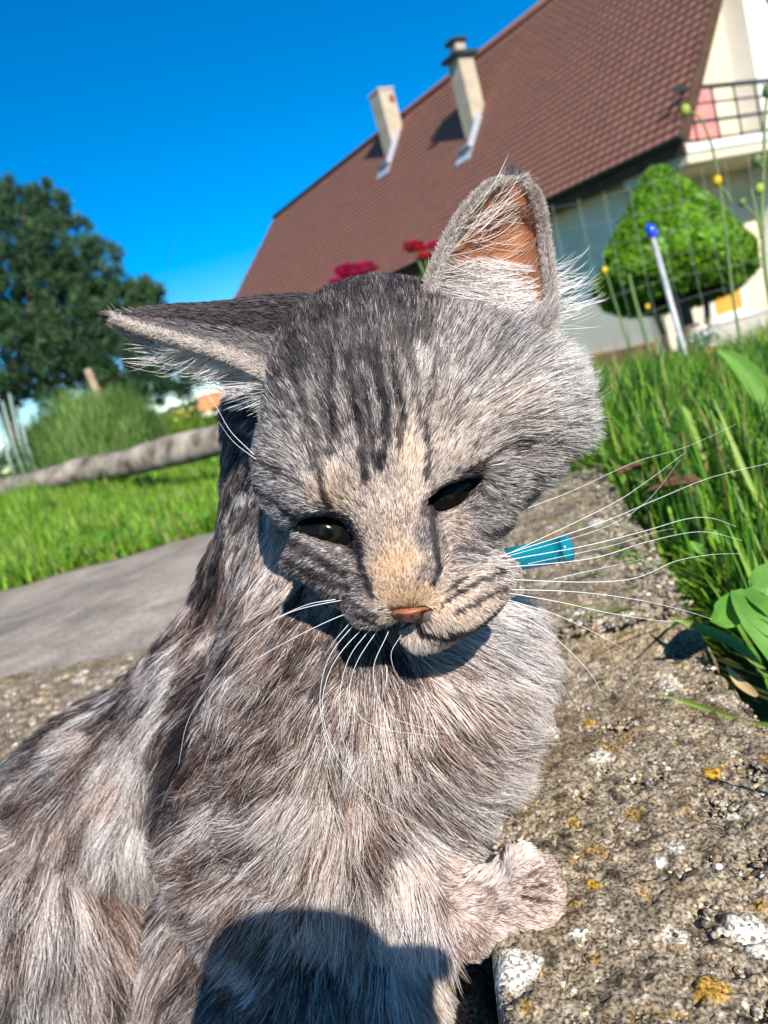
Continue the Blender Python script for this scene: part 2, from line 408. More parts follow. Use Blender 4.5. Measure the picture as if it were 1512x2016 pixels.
# ================================================================== HOUSE
S = 1.2
HC = P(1340, 268, 10 * S)                                            # near lower corner of the roof
hd = np.array([-0.489, 0.8723, 0]); he = np.array([0.8723, 0.489, 0])
pit = math.radians(53); hs = he * math.cos(pit) + ZU * math.sin(pit); hn = np.cross(hd, hs); hn = hn if hn[2] > 0 else -hn
def HL(a, b, z): return np.array([HC[0], HC[1], 0]) + hd * a + he * b + ZU * z
def hit(u, v, p0, n):
    r = ray(u, v); return CP + r * (((p0 - CP) @ n) / (r @ n))
ZG = float(gz(4, 12)) - 0.02
SL = 4.68 * S; RB = SL * math.cos(pit); ZE = HC[2]; ZR = ZE + SL * math.sin(pit)
A0 = 1.35; OV = 0.50; WD = 2 * RB - 2 * OV; LEN = 19.5 * S
house = empty('house', HL(A0, OV, ZG), 'cream rendered house with a steep brown tiled roof and a balcony', 'house')
M_cream = mat('cream_render', (0.62, 0.53, 0.38), (0.70, 0.61, 0.45), scale=2.0, rough=0.9, bump=0.15, bscale=120)
M_white = mat('white_paint', (0.74, 0.73, 0.70), (0.80, 0.79, 0.76), scale=4, rough=0.6)
M_wallw = mat('pale_render', (0.80, 0.71, 0.54), (0.86, 0.78, 0.61), scale=1.5, rough=0.9, bump=0.15, bscale=120)
M_dmet = mat('dark_metal', (0.025, 0.035, 0.04), (0.04, 0.05, 0.055), scale=6, rough=0.45)
M_zinc = mat('zinc', (0.42, 0.46, 0.52), (0.55, 0.58, 0.64), scale=9, rough=0.5, metal=0.3)
M_wood = mat('dark_timber', (0.07, 0.035, 0.02), (0.11, 0.06, 0.035), scale=5, rough=0.75)

# walls: gable (pentagon with thickness) and long eave wall
g = MB(); zt = ZE + (OV * math.tan(pit)) - 0.16
pl = [(OV, ZG), (OV + WD, ZG), (OV + WD, zt), (RB, ZR - 0.2), (OV, zt)]
n5 = len(pl)
g.add([HL(A0, b, z) for b, z in pl] + [HL(A0 + 0.3, b, z) for b, z in pl], [tuple(range(n5))[::-1], tuple(range(n5, 2 * n5))] + [(i, (i + 1) % n5, n5 + (i + 1) % n5, n5 + i) for i in range(n5)])
g.build('gable_wall', M_cream, house)
w = MB(); w.box(HL(A0 + 0.302, OV + 0.004, ZG), hd * (LEN - A0), he * 0.3, ZU * (zt - ZG)); w.build('eave_wall', M_wallw, house)
w = MB(); w.box(HL(A0 + 0.302, OV + WD - 0.3, ZG), hd * (LEN - A0), he * 0.3, ZU * (zt - ZG)); w.build('eave_wall', M_wallw, house)
b_ = MB(); b_.box(HL(A0 + 0.33, OV - 0.05, ZG), hd * (LEN - A0), he * 0.05, ZU * 0.26); b_.build('plinth', mat('terracotta_plinth', (0.38, 0.17, 0.08), (0.48, 0.24, 0.12), scale=6, rough=0.85), house)

# roof body (slab under the tiles) with the slanting far verge
roof = MB()
def RP(a, up, h=0.0): return HC + hd * a + hs * up + hn * h
far = [(0, 0), (20.1 * S, 0), (18.8 * S, 2.0 * S), (17.03 * S, 4.68 * S), (0, 4.68 * S)]
n5 = 5
roof.add([RP(a, u, -0.02) for a, u in far] + [RP(a, u, -0.16) for a, u in far], [tuple(range(5)), tuple(range(5, 10))[::-1]] + [(i, 5 + i, 5 + (i + 1) % 5, (i + 1) % 5) for i in range(5)])
hs2 = -he * math.cos(pit) + ZU * math.sin(pit)
top = RP(0, SL, -0.02)
bk = [top, top + hd * 17.03 * S, top + hd * 20.1 * S - hs2 * SL, top - hs2 * SL]
roof.add([p for p in bk] + [p - ZU * 0.15 for p in bk], [(0, 1, 2, 3), (7, 6, 5, 4)] + [(i, 4 + i, 4 + (i + 1) % 4, (i + 1) % 4) for i in range(4)])
roof_o = roof.build('roof', mat('roof_boarding', (0.06, 0.035, 0.028), (0.09, 0.05, 0.04), scale=4), house)

# tiles
m, t_, out = new_mat('roof_tile'); N = t_.nodes.new; L = t_.links.new
bs = N('ShaderNodeBsdfPrincipled'); bs.inputs['Roughness'].default_value = 0.75; bs.inputs['Specular IOR Level'].default_value = 0.25
oi = N('ShaderNodeObjectInfo'); tc = N('ShaderNodeTexCoord'); no = N('ShaderNodeTexNoise'); no.inputs['Scale'].default_value = 14; no.inputs['Detail'].default_value = 6
at = N('ShaderNodeAttribute'); at.attribute_name = 'tint'
mx = N('ShaderNodeMix'); mx.data_type = 'RGBA'; mx.blend_type = 'MULTIPLY'; mx.inputs[0].default_value = 1
rp = N('ShaderNodeValToRGB'); rp.color_ramp.elements[0].color = (0.75, 0.74, 0.74, 1); rp.color_ramp.elements[1].color = (1.3, 1.25, 1.2, 1)
L(tc.outputs['Object'], no.inputs['Vector']); L(no.outputs[0], rp.inputs[0]); L(at.outputs['Color'], mx.inputs[6]); L(rp.outputs[0], mx.inputs[7])
m2 = N('ShaderNodeMix'); m2.data_type = 'RGBA'; m2.blend_type = 'MULTIPLY'; m2.inputs[0].default_value = 1
r2 = N('ShaderNodeValToRGB'); r2.color_ramp.elements[0].color = (0.92, 0.91, 0.90, 1); r2.color_ramp.elements[1].color = (1.08, 1.08, 1.08, 1)
L(oi.outputs['Random'], r2.inputs[0]); L(mx.outputs[2], m2.inputs[6]); L(r2.outputs[0], m2.inputs[7]); L(m2.outputs[2], bs.inputs['Base Color']); L(bs.outputs[0], out.inputs[0])
M_tile = m
TW, TE = 0.19, 0.172
def tile_geo():
    xs = np.linspace(0, 1, 8); wave = 0.006 * np.sin(2 * math.pi * (xs - 0.25)) + 0.004 * np.exp(-((xs - 0.55) / 0.22) ** 2)
    V = []
    for (y, dz) in ((-0.012, 0.010), (-0.006, 0.042), (TE * 0.5, 0.024), (TE + 0.015, 0.004)):
        for x, wz in zip(xs, wave): V.append((x * TW * 1.015, y, dz + wz))
    Fc = [(r * 8 + i, r * 8 + i + 1, (r + 1) * 8 + i + 1, (r + 1) * 8 + i) for r in range(3) for i in range(7)]
    return np.array(V), np.array(Fc)
tv, tf = tile_geo(); Bm = np.stack([hd, hs, hn], 0)
TBASE = np.array([0.255, 0.122, 0.090])
rows = int(SL / TE); cols = int(20.1 * S / TW)
def left_end(up):
    u = up / S; return S * (np.interp(u, [0, 2.0, 4.68], [20.1, 18.8, 17.03]))
tme = None; rest_V = []; rest_C = []
for r in range(rows):
    for c in range(cols):
        a, up = c * TW, r * TE
        if a + TW > left_end(up): continue
        if c < 9:
            if tme is None:
                tme = bpy.data.meshes.new('tile'); tme.from_pydata((tv @ Bm).tolist(), [], tf.tolist())
                ca = tme.color_attributes.new('tint', 'FLOAT_COLOR', 'POINT'); ca.data.foreach_set('color', np.tile(np.append(TBASE, 1.0), len(tv)).astype(np.float32))
                tme.polygons.foreach_set('use_smooth', np.ones(len(tf), bool)); tme.materials.append(M_tile)
            o = link_mesh('tile', tme, roof_o); o.location = Vector(RP(a, up) - wloc(roof_o) + hn * 0.003 * random.random())
        else:
            rest_V.append(tv @ Bm + RP(a, up) + hn * 0.004 * random.random()); rest_C.append(np.tile(TBASE * random.uniform(0.94, 1.06), (len(tv), 1)))
nT = len(rest_V)
tag(mesh('roof_tiles', np.concatenate(rest_V), (np.arange(nT)[:, None, None] * len(tv) + tf[None]).reshape(-1, 4), M_tile, roof_o, True, np.concatenate(rest_C)), kind='stuff')
rt = MB(); rt.tube([RP(0.0, SL + 0.02, 0.03), RP(17.0 * S, SL + 0.02, 0.03)], 0.10, 8); mesh('ridge_cap', np.array(rt.V), rt.F, M_tile, roof_o, True, np.tile(TBASE * 0.9, (len(rt.V), 1)))
vt = MB(); vt.box(RP(-0.025, -0.02, -0.17), hd * 0.022, hs * (SL + 0.05), hn * 0.22); vt.build('verge_board', M_wood, roof_o)
# gutter
gu = MB(); nseg = 10; V = []; Lg = 20.0 * S
for a in (-0.06, Lg):
    for rr in (0.075, 0.062):
        for j in range(nseg + 1):
            th = math.pi + math.pi * j / nseg; V.append(HC + hd * a - he * 0.06 + ZU * 0.01 + he * rr * math.cos(th) + ZU * rr * math.sin(th))
k = nseg + 1; Fc = []
for j in range(nseg):
    Fc += [(j, j + 1, 2 * k + j + 1, 2 * k + j), (k + j + 1, k + j, 3 * k + j, 3 * k + j + 1), (j + 1, j, k + j, k + j + 1)]
Fc += [(0, 2 * k, 3 * k, k), (nseg, k + nseg, 3 * k + nseg, 2 * k + nseg), tuple(range(nseg + 1))]
gu.add(V, Fc); gu.build('gutter', M_dmet, house)
fb = MB(); fb.box(HC + hd * 0.0 + he * 0.03 - ZU * 0.26, hd * Lg, he * 0.03, ZU * 0.2); fb.build('fascia_board', M_wood, house)
sf = MB(); sf.box(HC + hd * 0.02 + he * 0.065 - ZU * 0.25, hd * Lg, he * (OV - 0.07), ZU * 0.03); sf.build('eave_soffit', mat('soffit_timber', (0.20, 0.15, 0.09), (0.26, 0.20, 0.12), scale=5), house)

# chimneys
M_chim = mat('chimney_render', (0.40, 0.33, 0.24), (0.52, 0.44, 0.33), scale=3.0, rough=0.9, bump=0.2, bscale=50)
def chimney(a, up, sz, vtop, capped):
    base = RP(a, up, -0.3); h = 0.5
    while proj(base + hd * sz / 2 + he * sz / 2 + ZU * h)[1] > vtop and h < 8: h += 0.02
    ch = MB(); ch.box(base, hd * sz, he * sz, ZU * h, 0.015); c = ch.build('chimney', M_chim, house)
    fl = MB()
    fl.box(RP(a - 0.05, up - 0.30, 0.045), hd * (sz + 0.1), hs * 0.34, hn * 0.02)
    fl.box(RP(a - 0.05, up, 0.045), hd * 0.045, hs * (sz / math.cos(pit) + 0.12), hn * 0.14)
    fl.box(RP(a + 0.0, up - 0.012, 0.05), hd * sz, hs * 0.01, hn * 0.16)
    fl.build('flashing', M_zinc, c)
    if capped:
        tp = base + ZU * h; q = MB()
        q.box(tp - hd * 0.10 - he * 0.10, hd * (sz + 0.2), he * (sz + 0.2), ZU * 0.10, 0.01); q.build('chimney_cap', M_dmet, c)
        q = MB(); q.box(tp + hd * 0.08 + he * 0.08 + ZU * 0.1, hd * (sz - 0.16), he * (sz - 0.16), ZU * 0.24, 0.01); q.build('chimney_pot', M_chim, c)
        q = MB(); q.box(tp + hd * 0.02 + he * 0.02 + ZU * 0.34, hd * (sz - 0.04), he * (sz - 0.04), ZU * 0.10, 0.02); q.build('chimney_hood', M_dmet, c)
    else:
        tp = base + ZU * h; q = MB(); q.box(tp - hd * 0.02 - he * 0.02, hd * (sz + 0.04), he * (sz + 0.04), ZU * 0.07, 0.01); q.build('chimney_cap', M_chim, c)
        q = MB(); q.ball(base + hd * -0.005 + he * sz * 0.72 + ZU * (h - 0.25), hd * 0.012, he * 0.10, ZU * 0.12); q.build('flue_hole', mat('rusty_flue', (0.25, 0.06, 0.03), (0.33, 0.1, 0.05)), c)
chimney(5.30 * S, 2.12 * S, 0.44, 118, True)
chimney(8.95 * S, 3.30 * S, 0.52, 186, False)

# balcony
zs = hit(1400, 283, HL(0.0, 0, 0), hd)[2]; A_s = 0.03
sb = MB(); sb.box(HL(A_s, 0.12, zs - 0.24), hd * (A0 - A_s), he * 6.3, ZU * 0.24, 0.012); sb.build('balcony_slab', M_cream, house)
sb = MB(); sb.box(HL(A_s - 0.03, 0.10, zs - 0.08), hd * 0.028, he * 6.35, ZU * 0.13); sb.build('slab_edge', M_white, house)
rl = empty('balcony_railing', HL(A_s, 0.2, zs), parent=house)
for u, v, th in ((1440, 164, 0.035), (1430, 196, 0.015), (1430, 231, 0.024), (1430, 266, 0.015)):
    z = hit(u, v, HL(A_s, 0, 0), hd)[2]
    q = MB(); q.box(HL(A_s + 0.02, 0.16, z - th), hd * 0.045, he * 6.2, ZU * th * 2, 0.006); q.build('rail', M_dmet, rl)
ztop = hit(1440, 164, HL(A_s, 0, 0), hd)[2]
for bb in (0.55, 1.15, 1.75, 2.35, 2.95, 3.6, 4.3):
    q = MB(); q.box(HL(A_s + 0.066, bb, zs), hd * 0.03, he * 0.03, ZU * (ztop - zs), 0.004); q.build('baluster', M_dmet, rl)
pk = MB()
p0 = hit(1352, 225, HL(A0 - 0.05, 0, 0), hd); p1 = hit(1408, 225, HL(A0 - 0.05, 0, 0), hd); b0 = (p0 - HL(0, 0, 0)) @ he; b1 = (p1 - HL(0, 0, 0)) @ he
pk.box(HL(A0 - 0.06, b0, zs + 0.02), hd * 0.05, he * (b1 - b0), ZU * 1.25, 0.008); pk.build('balcony_panel', mat('pink_panel', (0.62, 0.22, 0.20), (0.70, 0.28, 0.25), scale=3, rough=0.6), house)
# white french window above the balcony and a window below it
def framed_window(u0, v0, u1, v1, glassmat, name):
    a = hit(u0, v0, HL(A0, 0, 0), hd); b = hit(u1, v1, HL(A0, 0, 0), hd); o0 = HL(0, 0, 0)
    B0, B1 = sorted(((a - o0) @ he, (b - o0) @ he)); Z0, Z1 = sorted((a[2], b[2]))
    r = MB(); q = 0.07
    for (bb, zz, db, dz) in ((B0, Z0, q, Z1 - Z0), (B1 - q, Z0, q, Z1 - Z0), (B0 + q, Z0, B1 - B0 - 2 * q, q), (B0 + q, Z1 - q, B1 - B0 - 2 * q, q)):
        r.box(HL(A0 - 0.05, bb, zz), hd * 0.05, he * db, ZU * dz, 0.006)
    wf = r.build('window', M_white, house)
    r = MB(); r.box(HL(A0 - 0.02, B0 + q, Z0 + q), hd * 0.01, he * (B1 - B0 - 2 * q), ZU * (Z1 - Z0 - 2 * q)); r.build(name, glassmat, wf)
    r = MB(); r.box(HL(A0 - 0.22, B0 - 0.1, Z0 - 0.10), hd * 0.21, he * (B1 - B0 + 0.2), ZU * 0.09, 0.01); r.build('sill', M_white, wf)
framed_window(1380, 515, 1466, 612, mat('orange_blind', (0.62, 0.27, 0.03), (0.72, 0.36, 0.06), scale=3, rough=0.7), 'blind')
bayp = hit(1463, 0, HL(A0 - 0.45, 0, 0), hd); bb0 = (bayp - HL(0, 0, 0)) @ he
q = MB(); q.box(HL(A0 - 0.45, bb0, ZG), hd * 3.0, he * 5.5, ZU * (ZR - ZG + 1.2)); q.build('bay_wall', M_white, house)

# terrace ledge in front of the gable
l0 = onz(1400, 660, ZG + 0.3)
M_ledge = mat('ledge_stone', (0.42, 0.38, 0.32), (0.55, 0.50, 0.44), scale=7, rough=0.9, bump=0.3, bscale=60)
# ================================================================== PLANTS, FENCE AND GARDEN
M_grass = mat('grass_blade', None, attr='tint', scale=60, rough=0.5, trans=0.38, spec=0.35)
M_leaf = mat('leaf', None, attr='tint', scale=40, rough=0.45, trans=0.30, spec=0.4)
M_pine = mat('pine_needle', None, attr='tint', scale=20, rough=0.6, trans=0.12)
M_bark = mat('bark', (0.09, 0.06, 0.04), (0.16, 0.11, 0.075), scale=12, rough=0.9, bump=0.6, bscale=30)

def grass(name, pos, h, w, lean, pal, pv=None, curl=0.5):
    n = len(pos)
    V, Q = blades(pos, h, w, lean * rng.normal(0.0, 1, n), rng.random(n) * 6.283, curl * rng.normal(0, 0.7, n))
    pal = np.array(pal); c = pal[rng.choice(len(pal), n, p=pv)] * (0.75 + 0.5 * rng.random((n, 1)))
    return tag(mesh(name, V, Q, M_grass, None, True, np.repeat(c, 8, 0)), kind='stuff')

GP = [(0.20, 0.40, 0.02), (0.32, 0.50, 0.05), (0.10, 0.27, 0.015), (0.28, 0.36, 0.08), (0.40, 0.33, 0.14)]
GPV = [.34, .24, .26, .08, .08]
# lawn left of the kitten, from the path edge to the log and beyond
def lawn_pts(n, x0, x1, y0, y1, k=1.6):
    y = y0 + (y1 - y0) * rng.random(n) ** k; x = x0 + (x1 - x0) * rng.random(n); return x, y
x, y = lawn_pts(75000, -3.6, 0.6, 1.7, 7.5, 1.7)
keep = (y > line_y(pf0, pf1, x) + 0.015 + 0.02 * np.sin(x * 9) + rng.normal(0, 0.02, len(x))) & (x < -0.12 * y + 0.35)
x, y = x[keep], y[keep]; clump = fbm(np.stack([x * 3, y * 3, 0 * x], -1), 4, 3)
grass('lawn', np.stack([x, y, gz(x, y)], -1), (0.045 + 0.085 * clump ** 1.2 * (0.5 + rng.random(len(x)))) * (1 + 0.5 * sstep(2.2, 3.2, y)), 0.004 + 0.0018 * y * rng.random(len(x)), 0.45, GP, GPV)
x, y = lawn_pts(26000, -9, -0.8, 6.5, 22, 1.8)
grass('lawn', np.stack([x, y, gz(x, y)], -1), 0.10 + 0.12 * rng.random(len(x)), 0.012 + 0.02 * rng.random(len(x)), 0.4, GP, GPV)
# long grass right of the kerb
def kerb_right(y): return np.where(y < 0.47, 0.125 + (y - 0.10) * 0.11, np.where(y < 1.05, 0.186 + (y - 0.476) * 0.215, -0.2 + 0 * y))
RP_ = [(0.11, 0.28, 0.018), (0.22, 0.42, 0.03), (0.04, 0.14, 0.018), (0.26, 0.34, 0.05), (0.38, 0.30, 0.12)]
x, y = lawn_pts(90000, -0.1, 3.6, 0.2, 5.2, 1.7)
keep = (x > kerb_right(y) + 0.012 + rng.normal(0, 0.006, len(x))) & (x < 0.25 + 0.62 * y)
x, y = x[keep], y[keep]; clump = fbm(np.stack([x * 5, y * 5, 0 * x], -1), 14, 3)
far_ok = (y > 0.66) | (x > kerb_right(y) + 0.035); x, y, clump = x[far_ok], y[far_ok], clump[far_ok]
hh = (0.06 + 0.13 * clump * (0.4 + rng.random(len(x)))) * (0.8 + 0.35 * sstep(0.4, 1.2, y)) * (1 - 0.3 * sstep(3.5, 5, y))
grass('long_grass', np.stack([x, y, gz(x, y)], -1), hh, 0.0022 + 0.0028 * rng.random(len(x)) + 0.001 * y, 0.16 + 0.39 * sstep(0.45, 0.95, y), RP_, [.32, .26, .27, .09, .06], curl=0.15 + 0.35 * sstep(0.45, 0.95, y))
x, y = lawn_pts(26000, 0.2, 9, 4.8, 13, 1.3)
grass('lawn', np.stack([x, y, gz(x, y)], -1), 0.06 + 0.08 * rng.random(len(x)), 0.008 + 0.014 * rng.random(len(x)), 0.4, RP_, [.38, .26, .25, .07, .04])
# a fringe of arching blades over the stone edge
n = 150; y = 0.52 + 0.6 * rng.random(n) ** 1.3; x = kerb_right(y) + 0.01 + 0.05 * rng.random(n)
V, Q = blades(np.stack([x, y, gz(x, y)], -1), 0.05 + 0.06 * rng.random(n), 0.0025 + 0.003 * rng.random(n), 0.25 + 0.35 * rng.random(n), math.pi + rng.normal(0, 0.8, n), 0.5 + 0.5 * rng.random(n))
tag(mesh('grass_fringe', V, Q, M_grass, None, True, np.repeat(np.array(RP_)[rng.choice(5, n, p=[.4, .3, .2, .05, .05])] * (0.7 + 0.5 * rng.random((n, 1))), 8, 0)), kind='stuff')
# clover and daisies mixed in the lawn beside the path
n = 5000; x, y = lawn_pts(n, -2.2, 0.2, 1.75, 3.2, 1.3); keep = y > line_y(pf0, pf1, x) + 0.03; x, y = x[keep], y[keep]
V, Q = leaf_soup(np.stack([x, y, gz(x, y) + 0.02 + 0.05 * rng.random(len(x))], -1), 0.010 + 0.012 * rng.random(len(x)), np.array([[0, 0, 1.5]]), 1.1, 0.6)
cc = np.array([(0.09, 0.27, 0.03), (0.14, 0.34, 0.05), (0.42, 0.42, 0.25)])[rng.choice(3, len(x), p=[.55, .4, .05])]
tag(mesh('clover', V, Q, M_leaf, None, True, np.repeat(cc, 4, 0)), kind='stuff')

# fallen leaves lying in the grass by the far kerb stone
for i, (u, v) in enumerate(((1256, 920), (1310, 935), (1325, 955))):
    q = onz(u, v, 0.085); lv = MB(); a = 0.4 + i
    for k in range(5): pass
    pts = [(-0.03, 0, 0), (-0.012, 0.014, 0.004), (0.012, 0.013, 0.002), (0.03, 0, -0.004), (0.010, -0.014, 0.004), (-0.014, -0.012, 0.006), (0, 0, -0.003)]
    R2 = np.array([[math.cos(a), -math.sin(a), 0], [math.sin(a), math.cos(a), 0], [0, 0, 1]])
    lv.add([R2 @ np.array(p_) + q for p_ in pts], [(0, 1, 6), (1, 2, 6), (2, 3, 6), (3, 4, 6), (4, 5, 6), (5, 0, 6)])
    tag(lv.build('fallen_leaf', mat('dry_leaf', (0.13, 0.055, 0.025), (0.20, 0.09, 0.04), scale=50, rough=0.7), None, base=q), ('brown fallen leaf nearest the end of the far kerb stone', 'reddish fallen leaf between two others in the long grass', 'fallen leaf lying lowest of the three in the long grass')[i], 'leaf', 'fallen leaves in the grass')

# ---- broad weeds and long leaves
def leaf_blade(b, pts, w, name, m_, parent, fold=0.25):
    """A long leaf along pts (world), folded at the midrib."""
    pts = smooth_path(pts, 9); T = unit(np.gradient(pts, axis=0)); sd = unit(np.cross(T, b)); nn = np.cross(sd, T)
    prof = np.sin(np.linspace(0.12, 1, 9) * math.pi * 0.98) ** 0.75; V = []; Fc = []
    for i in range(9):
        for s in (-1, -0.5, 0, 0.5, 1): V.append(pts[i] + sd[i] * s * w * prof[i] / 2 + nn[i] * abs(s) * w * fold * prof[i])
    for i in range(8):
        for j in range(4): Fc.append((i * 5 + j, i * 5 + j + 1, i * 5 + j + 6, i * 5 + j + 5))
    o = mesh(name, V, Fc, m_, parent, True)
    return o
M_broad = mat('broad_leaf', (0.10, 0.26, 0.035), (0.20, 0.40, 0.08), scale=45, rough=0.35, trans=0.3, spec=0.5, bump=0.2, bscale=60)
M_strap = mat('strap_leaf', (0.17, 0.36, 0.05), (0.24, 0.45, 0.08), scale=10, rough=0.4, trans=0.35, spec=0.5)
wb = P(1520, 1330, 0.46); wb[2] = 0
weed = empty('broadleaf_weed', wb, 'pale green broad-leaved weed leaning over the kerb stone', 'weed')
for pts, w_ in (([(1470, 1170, .42), (1440, 1200, .415), (1415, 1222, .41), (1398, 1222, .405)], 0.016),
                ([(1455, 1165, .42), (1480, 1205, .41), (1510, 1260, .40), (1545, 1330, .39)], 0.024),
                ([(1475, 1165, .42), (1510, 1180, .415), (1545, 1215, .41), (1570, 1260, .40)], 0.024),
                ([(1478, 1160, .42), (1500, 1150, .43), (1530, 1140, .44), (1560, 1150, .45)], 0.018),
                ([(1520, 1330, .46), (1510, 1260, .44), (1490, 1190, .425), (1472, 1165, .42)], 0.005)):
    leaf_blade(unit(-FW + CU * 0.6), PN(pts), w_, 'leaf', M_broad, weed)
wb = P(1530, 900, 0.9); wb[2] = 0
wd = empty('strap_leaved_plant', wb, 'plant with one long bright strap leaf arching in from the side', 'plant')
leaf_blade(unit(-FW), PN([(1560, 920, .9), (1530, 830, .9), (1490, 765, .9), (1450, 715, .9), (1415, 690, .9)]), 0.028, 'leaf', M_strap, wd)
leaf_blade(unit(-FW + CR), PN([(1560, 930, .9), (1580, 830, .9), (1600, 740, .9), (1640, 700, .9)]), 0.026, 'leaf', M_strap, wd)
wb = P(1440, 1080, 0.62); wb[2] = 0
wd = empty('broadleaf_weed', wb, 'small bright leaves among the long grass above the pale weed', 'weed')
for pts in ([(1430, 1075, .62), (1420, 1068, .61), (1402, 1055, .61), (1388, 1040, .60)], [(1465, 1082, .62), (1440, 1078, .61), (1415, 1068, .60), (1400, 1050, .60)],
            [(1395, 1095, .62), (1385, 1090, .61), (1368, 1080, .61), (1358, 1066, .61)], [(1500, 1150, .60), (1490, 1140, .59), (1480, 1130, .59), (1470, 1120, .59)]):
    leaf_blade(unit(-FW + CU), PN(pts), 0.012, 'leaf', M_strap, wd)
# single arching grass stems near the lens
M_stem = mat('grass_stem', (0.22, 0.34, 0.05), (0.32, 0.40, 0.10), scale=20, rough=0.5, trans=0.2)
M_straw = mat('straw', (0.52, 0.36, 0.16), (0.62, 0.46, 0.24), scale=20, rough=0.7)
for pts, w_, m_, lab in (
        ([(1500, 1000, .62), (1470, 940, .63), (1440, 870, .64), (1405, 785, .65)], 0.0045, M_stem, 'yellowish grass stem rising through the dark long grass'),
        ([(1512, 1335, .42), (1455, 1275, .45), (1390, 1240, .48), (1320, 1215, .5)], 0.007, M_stem, 'spotted green blade lying low below the pale weed'),
        ([(1540, 1440, .36), (1440, 1412, .38), (1360, 1385, .40), (1300, 1368, .41)], 0.0032, M_stem, 'upper of two thin green blades lying across the kerb stone'),
        ([(1540, 1425, .36), (1450, 1420, .38), (1380, 1412, .39), (1320, 1416, .40)], 0.0026, M_stem, 'lower of two thin green blades lying across the kerb stone'),
        ([(1490, 1372, .40), (1470, 1358, .41), (1450, 1340, .42), (1430, 1310, .43)], 0.006, M_straw, 'dry straw-coloured blade on the kerb stone edge'),
        ([(1530, 1130, .55), (1505, 1095, .56), (1485, 1050, .57), (1468, 1020, .58)], 0.0032, M_stem, 'green stem with a pale tip beside the whisker ends'),
        ([(1290, 1085, .75), (1260, 1060, .76), (1235, 1035, .77), (1215, 1018, .78)], 0.006, M_stem, 'green blade leaning over the dark end of the far kerb stone'),
        ([(1385, 905, .8), (1370, 860, .82), (1350, 810, .84), (1340, 798, .85)], 0.006, M_stem, 'short bright stem standing in the grass left of the taller stem')):
    o = leaf_blade(unit(-FW), PN(pts), w_, 'grass_blade', m_, None); tag(o, lab, 'grass blade')

# ---- tall flowering weeds at the side
M_wstem = mat('weed_stem', (0.10, 0.16, 0.05), (0.16, 0.22, 0.07), scale=20, rough=0.6)
M_yel = mat('yellow_petal', (0.75, 0.50, 0.02), (0.85, 0.62, 0.04), scale=30, rough=0.5, trans=0.25)
M_bud = mat('green_bud', (0.30, 0.40, 0.06), (0.42, 0.50, 0.10), scale=30, rough=0.5, trans=0.2)
def tall_weed(stems, buds, depth, lab, loc):
    b = P(*loc, depth); b[2] = float(gz(b[0], b[1])); e = empty('flowering_weed', b, lab, 'weed')
    for pts, w_ in stems:
        q = MB(); pp = smooth_path(PN([(u, v, depth) for u, v in pts]), 14); q.tube(pp, np.linspace(w_, w_ * 0.6, 14), 6); q.build('stem', M_wstem, e, True)
    for u, v, r, m_ in buds:
        c = P(u, v, depth); q = MB(); q.ball(c, CR * r * 0.8, FW * r * 0.8, CU * r, 10, 7)
        for k in range(9):
            a = k * 0.698; d_ = CR * math.cos(a) + FW * math.sin(a); tip = c + d_ * r * 1.1 + CU * r * 1.1; sd = np.cross(d_, CU) * r * 0.3
            q.add([c - sd + CU * r * 0.3, c + sd + CU * r * 0.3, tip], [(0, 1, 2)])
        q.build('flower', m_, e, True)
    return e
e = tall_weed([([(1475, 760), (1452, 640), (1440, 560), (1424, 420), (1405, 300), (1378, 232), (1350, 218)], .0032), ([(1440, 400), (1430, 380), (1413, 362)], .003)],
              [(1349, 217, .012, M_bud), (1412, 356, .011, M_yel)], 1.5, 'tall bent weed with a green bud and one yellow flower', (1480, 800))
e = tall_weed([([(1540, 700), (1510, 560), (1500, 430), (1504, 320), (1506, 230), (1512, 180)], .0045), ([(1505, 450), (1490, 430), (1462, 400)], .003), ([(1504, 330), (1492, 320), (1488, 312)], .004), ([(1500, 470), (1485, 400), (1478, 370)], .003)],
              [(1461, 398, .009, M_wstem), (1490, 315, .012, M_wstem), (1495, 372, .012, M_bud), (1512, 180, .014, M_wstem)], 1.5, 'dark branching weed with seed heads at the picture edge', (1545, 800))
e = tall_weed([([(1290, 740), (1270, 660), (1250, 590), (1238, 540)], .007), ([(1250, 720), (1225, 640), (1200, 560), (1185, 500)], .004)], [(1190, 532, .012, M_yel), (1275, 604, .010, M_yel)], 2.4, 'thick green weed stalks in front of the clipped shrub', (1300, 780))

# ---- clipped conical shrub
tb = np.array(P(1365, 690, 8.0)); tb[2] = float(gz(tb[0], tb[1]))
topiary = empty('conical_shrub', tb, 'clipped cone-shaped evergreen shrub in front of the house', 'shrub')
ap = P(1292, 332, 8.0); bl = P(1172, 575, 8.0); br = P(1488, 510, 8.0); bc = (bl + br) / 2; rad = np.linalg.norm(br - bl) / 2
ax = unit((ap - bc)[None])[0]; s1 = unit(np.cross(ax, FW)[None])[0]; s2 = np.cross(ax, s1); Hc = np.linalg.norm(ap - bc)
def cone_r(t): return rad * np.clip(1.02 - t, 0, 1) ** 0.78 * (1 - 0.30 * sstep(0.0, 0.26, -t))
n = 46000; t = -0.22 + 1.20 * rng.random(n) ** 1.15; th = rng.random(n) * 6.283
lump = fbm(np.stack([t * 7, np.cos(th) * 3, np.sin(th) * 3], -1), 5, 3)
rr = cone_r(t) * (0.80 + 0.30 * lump) * (1 - 0.10 * rng.random(n) ** 2)
out_ = s1 * np.cos(th)[:, None] + s2 * np.sin(th)[:, None]
cen = bc + ax * (t * Hc)[:, None] + out_ * rr[:, None]
V, Q = leaf_soup(cen, 0.026 + 0.030 * rng.random(n), out_ * 0.8 + ax * 0.7, 2.4, 0.55)
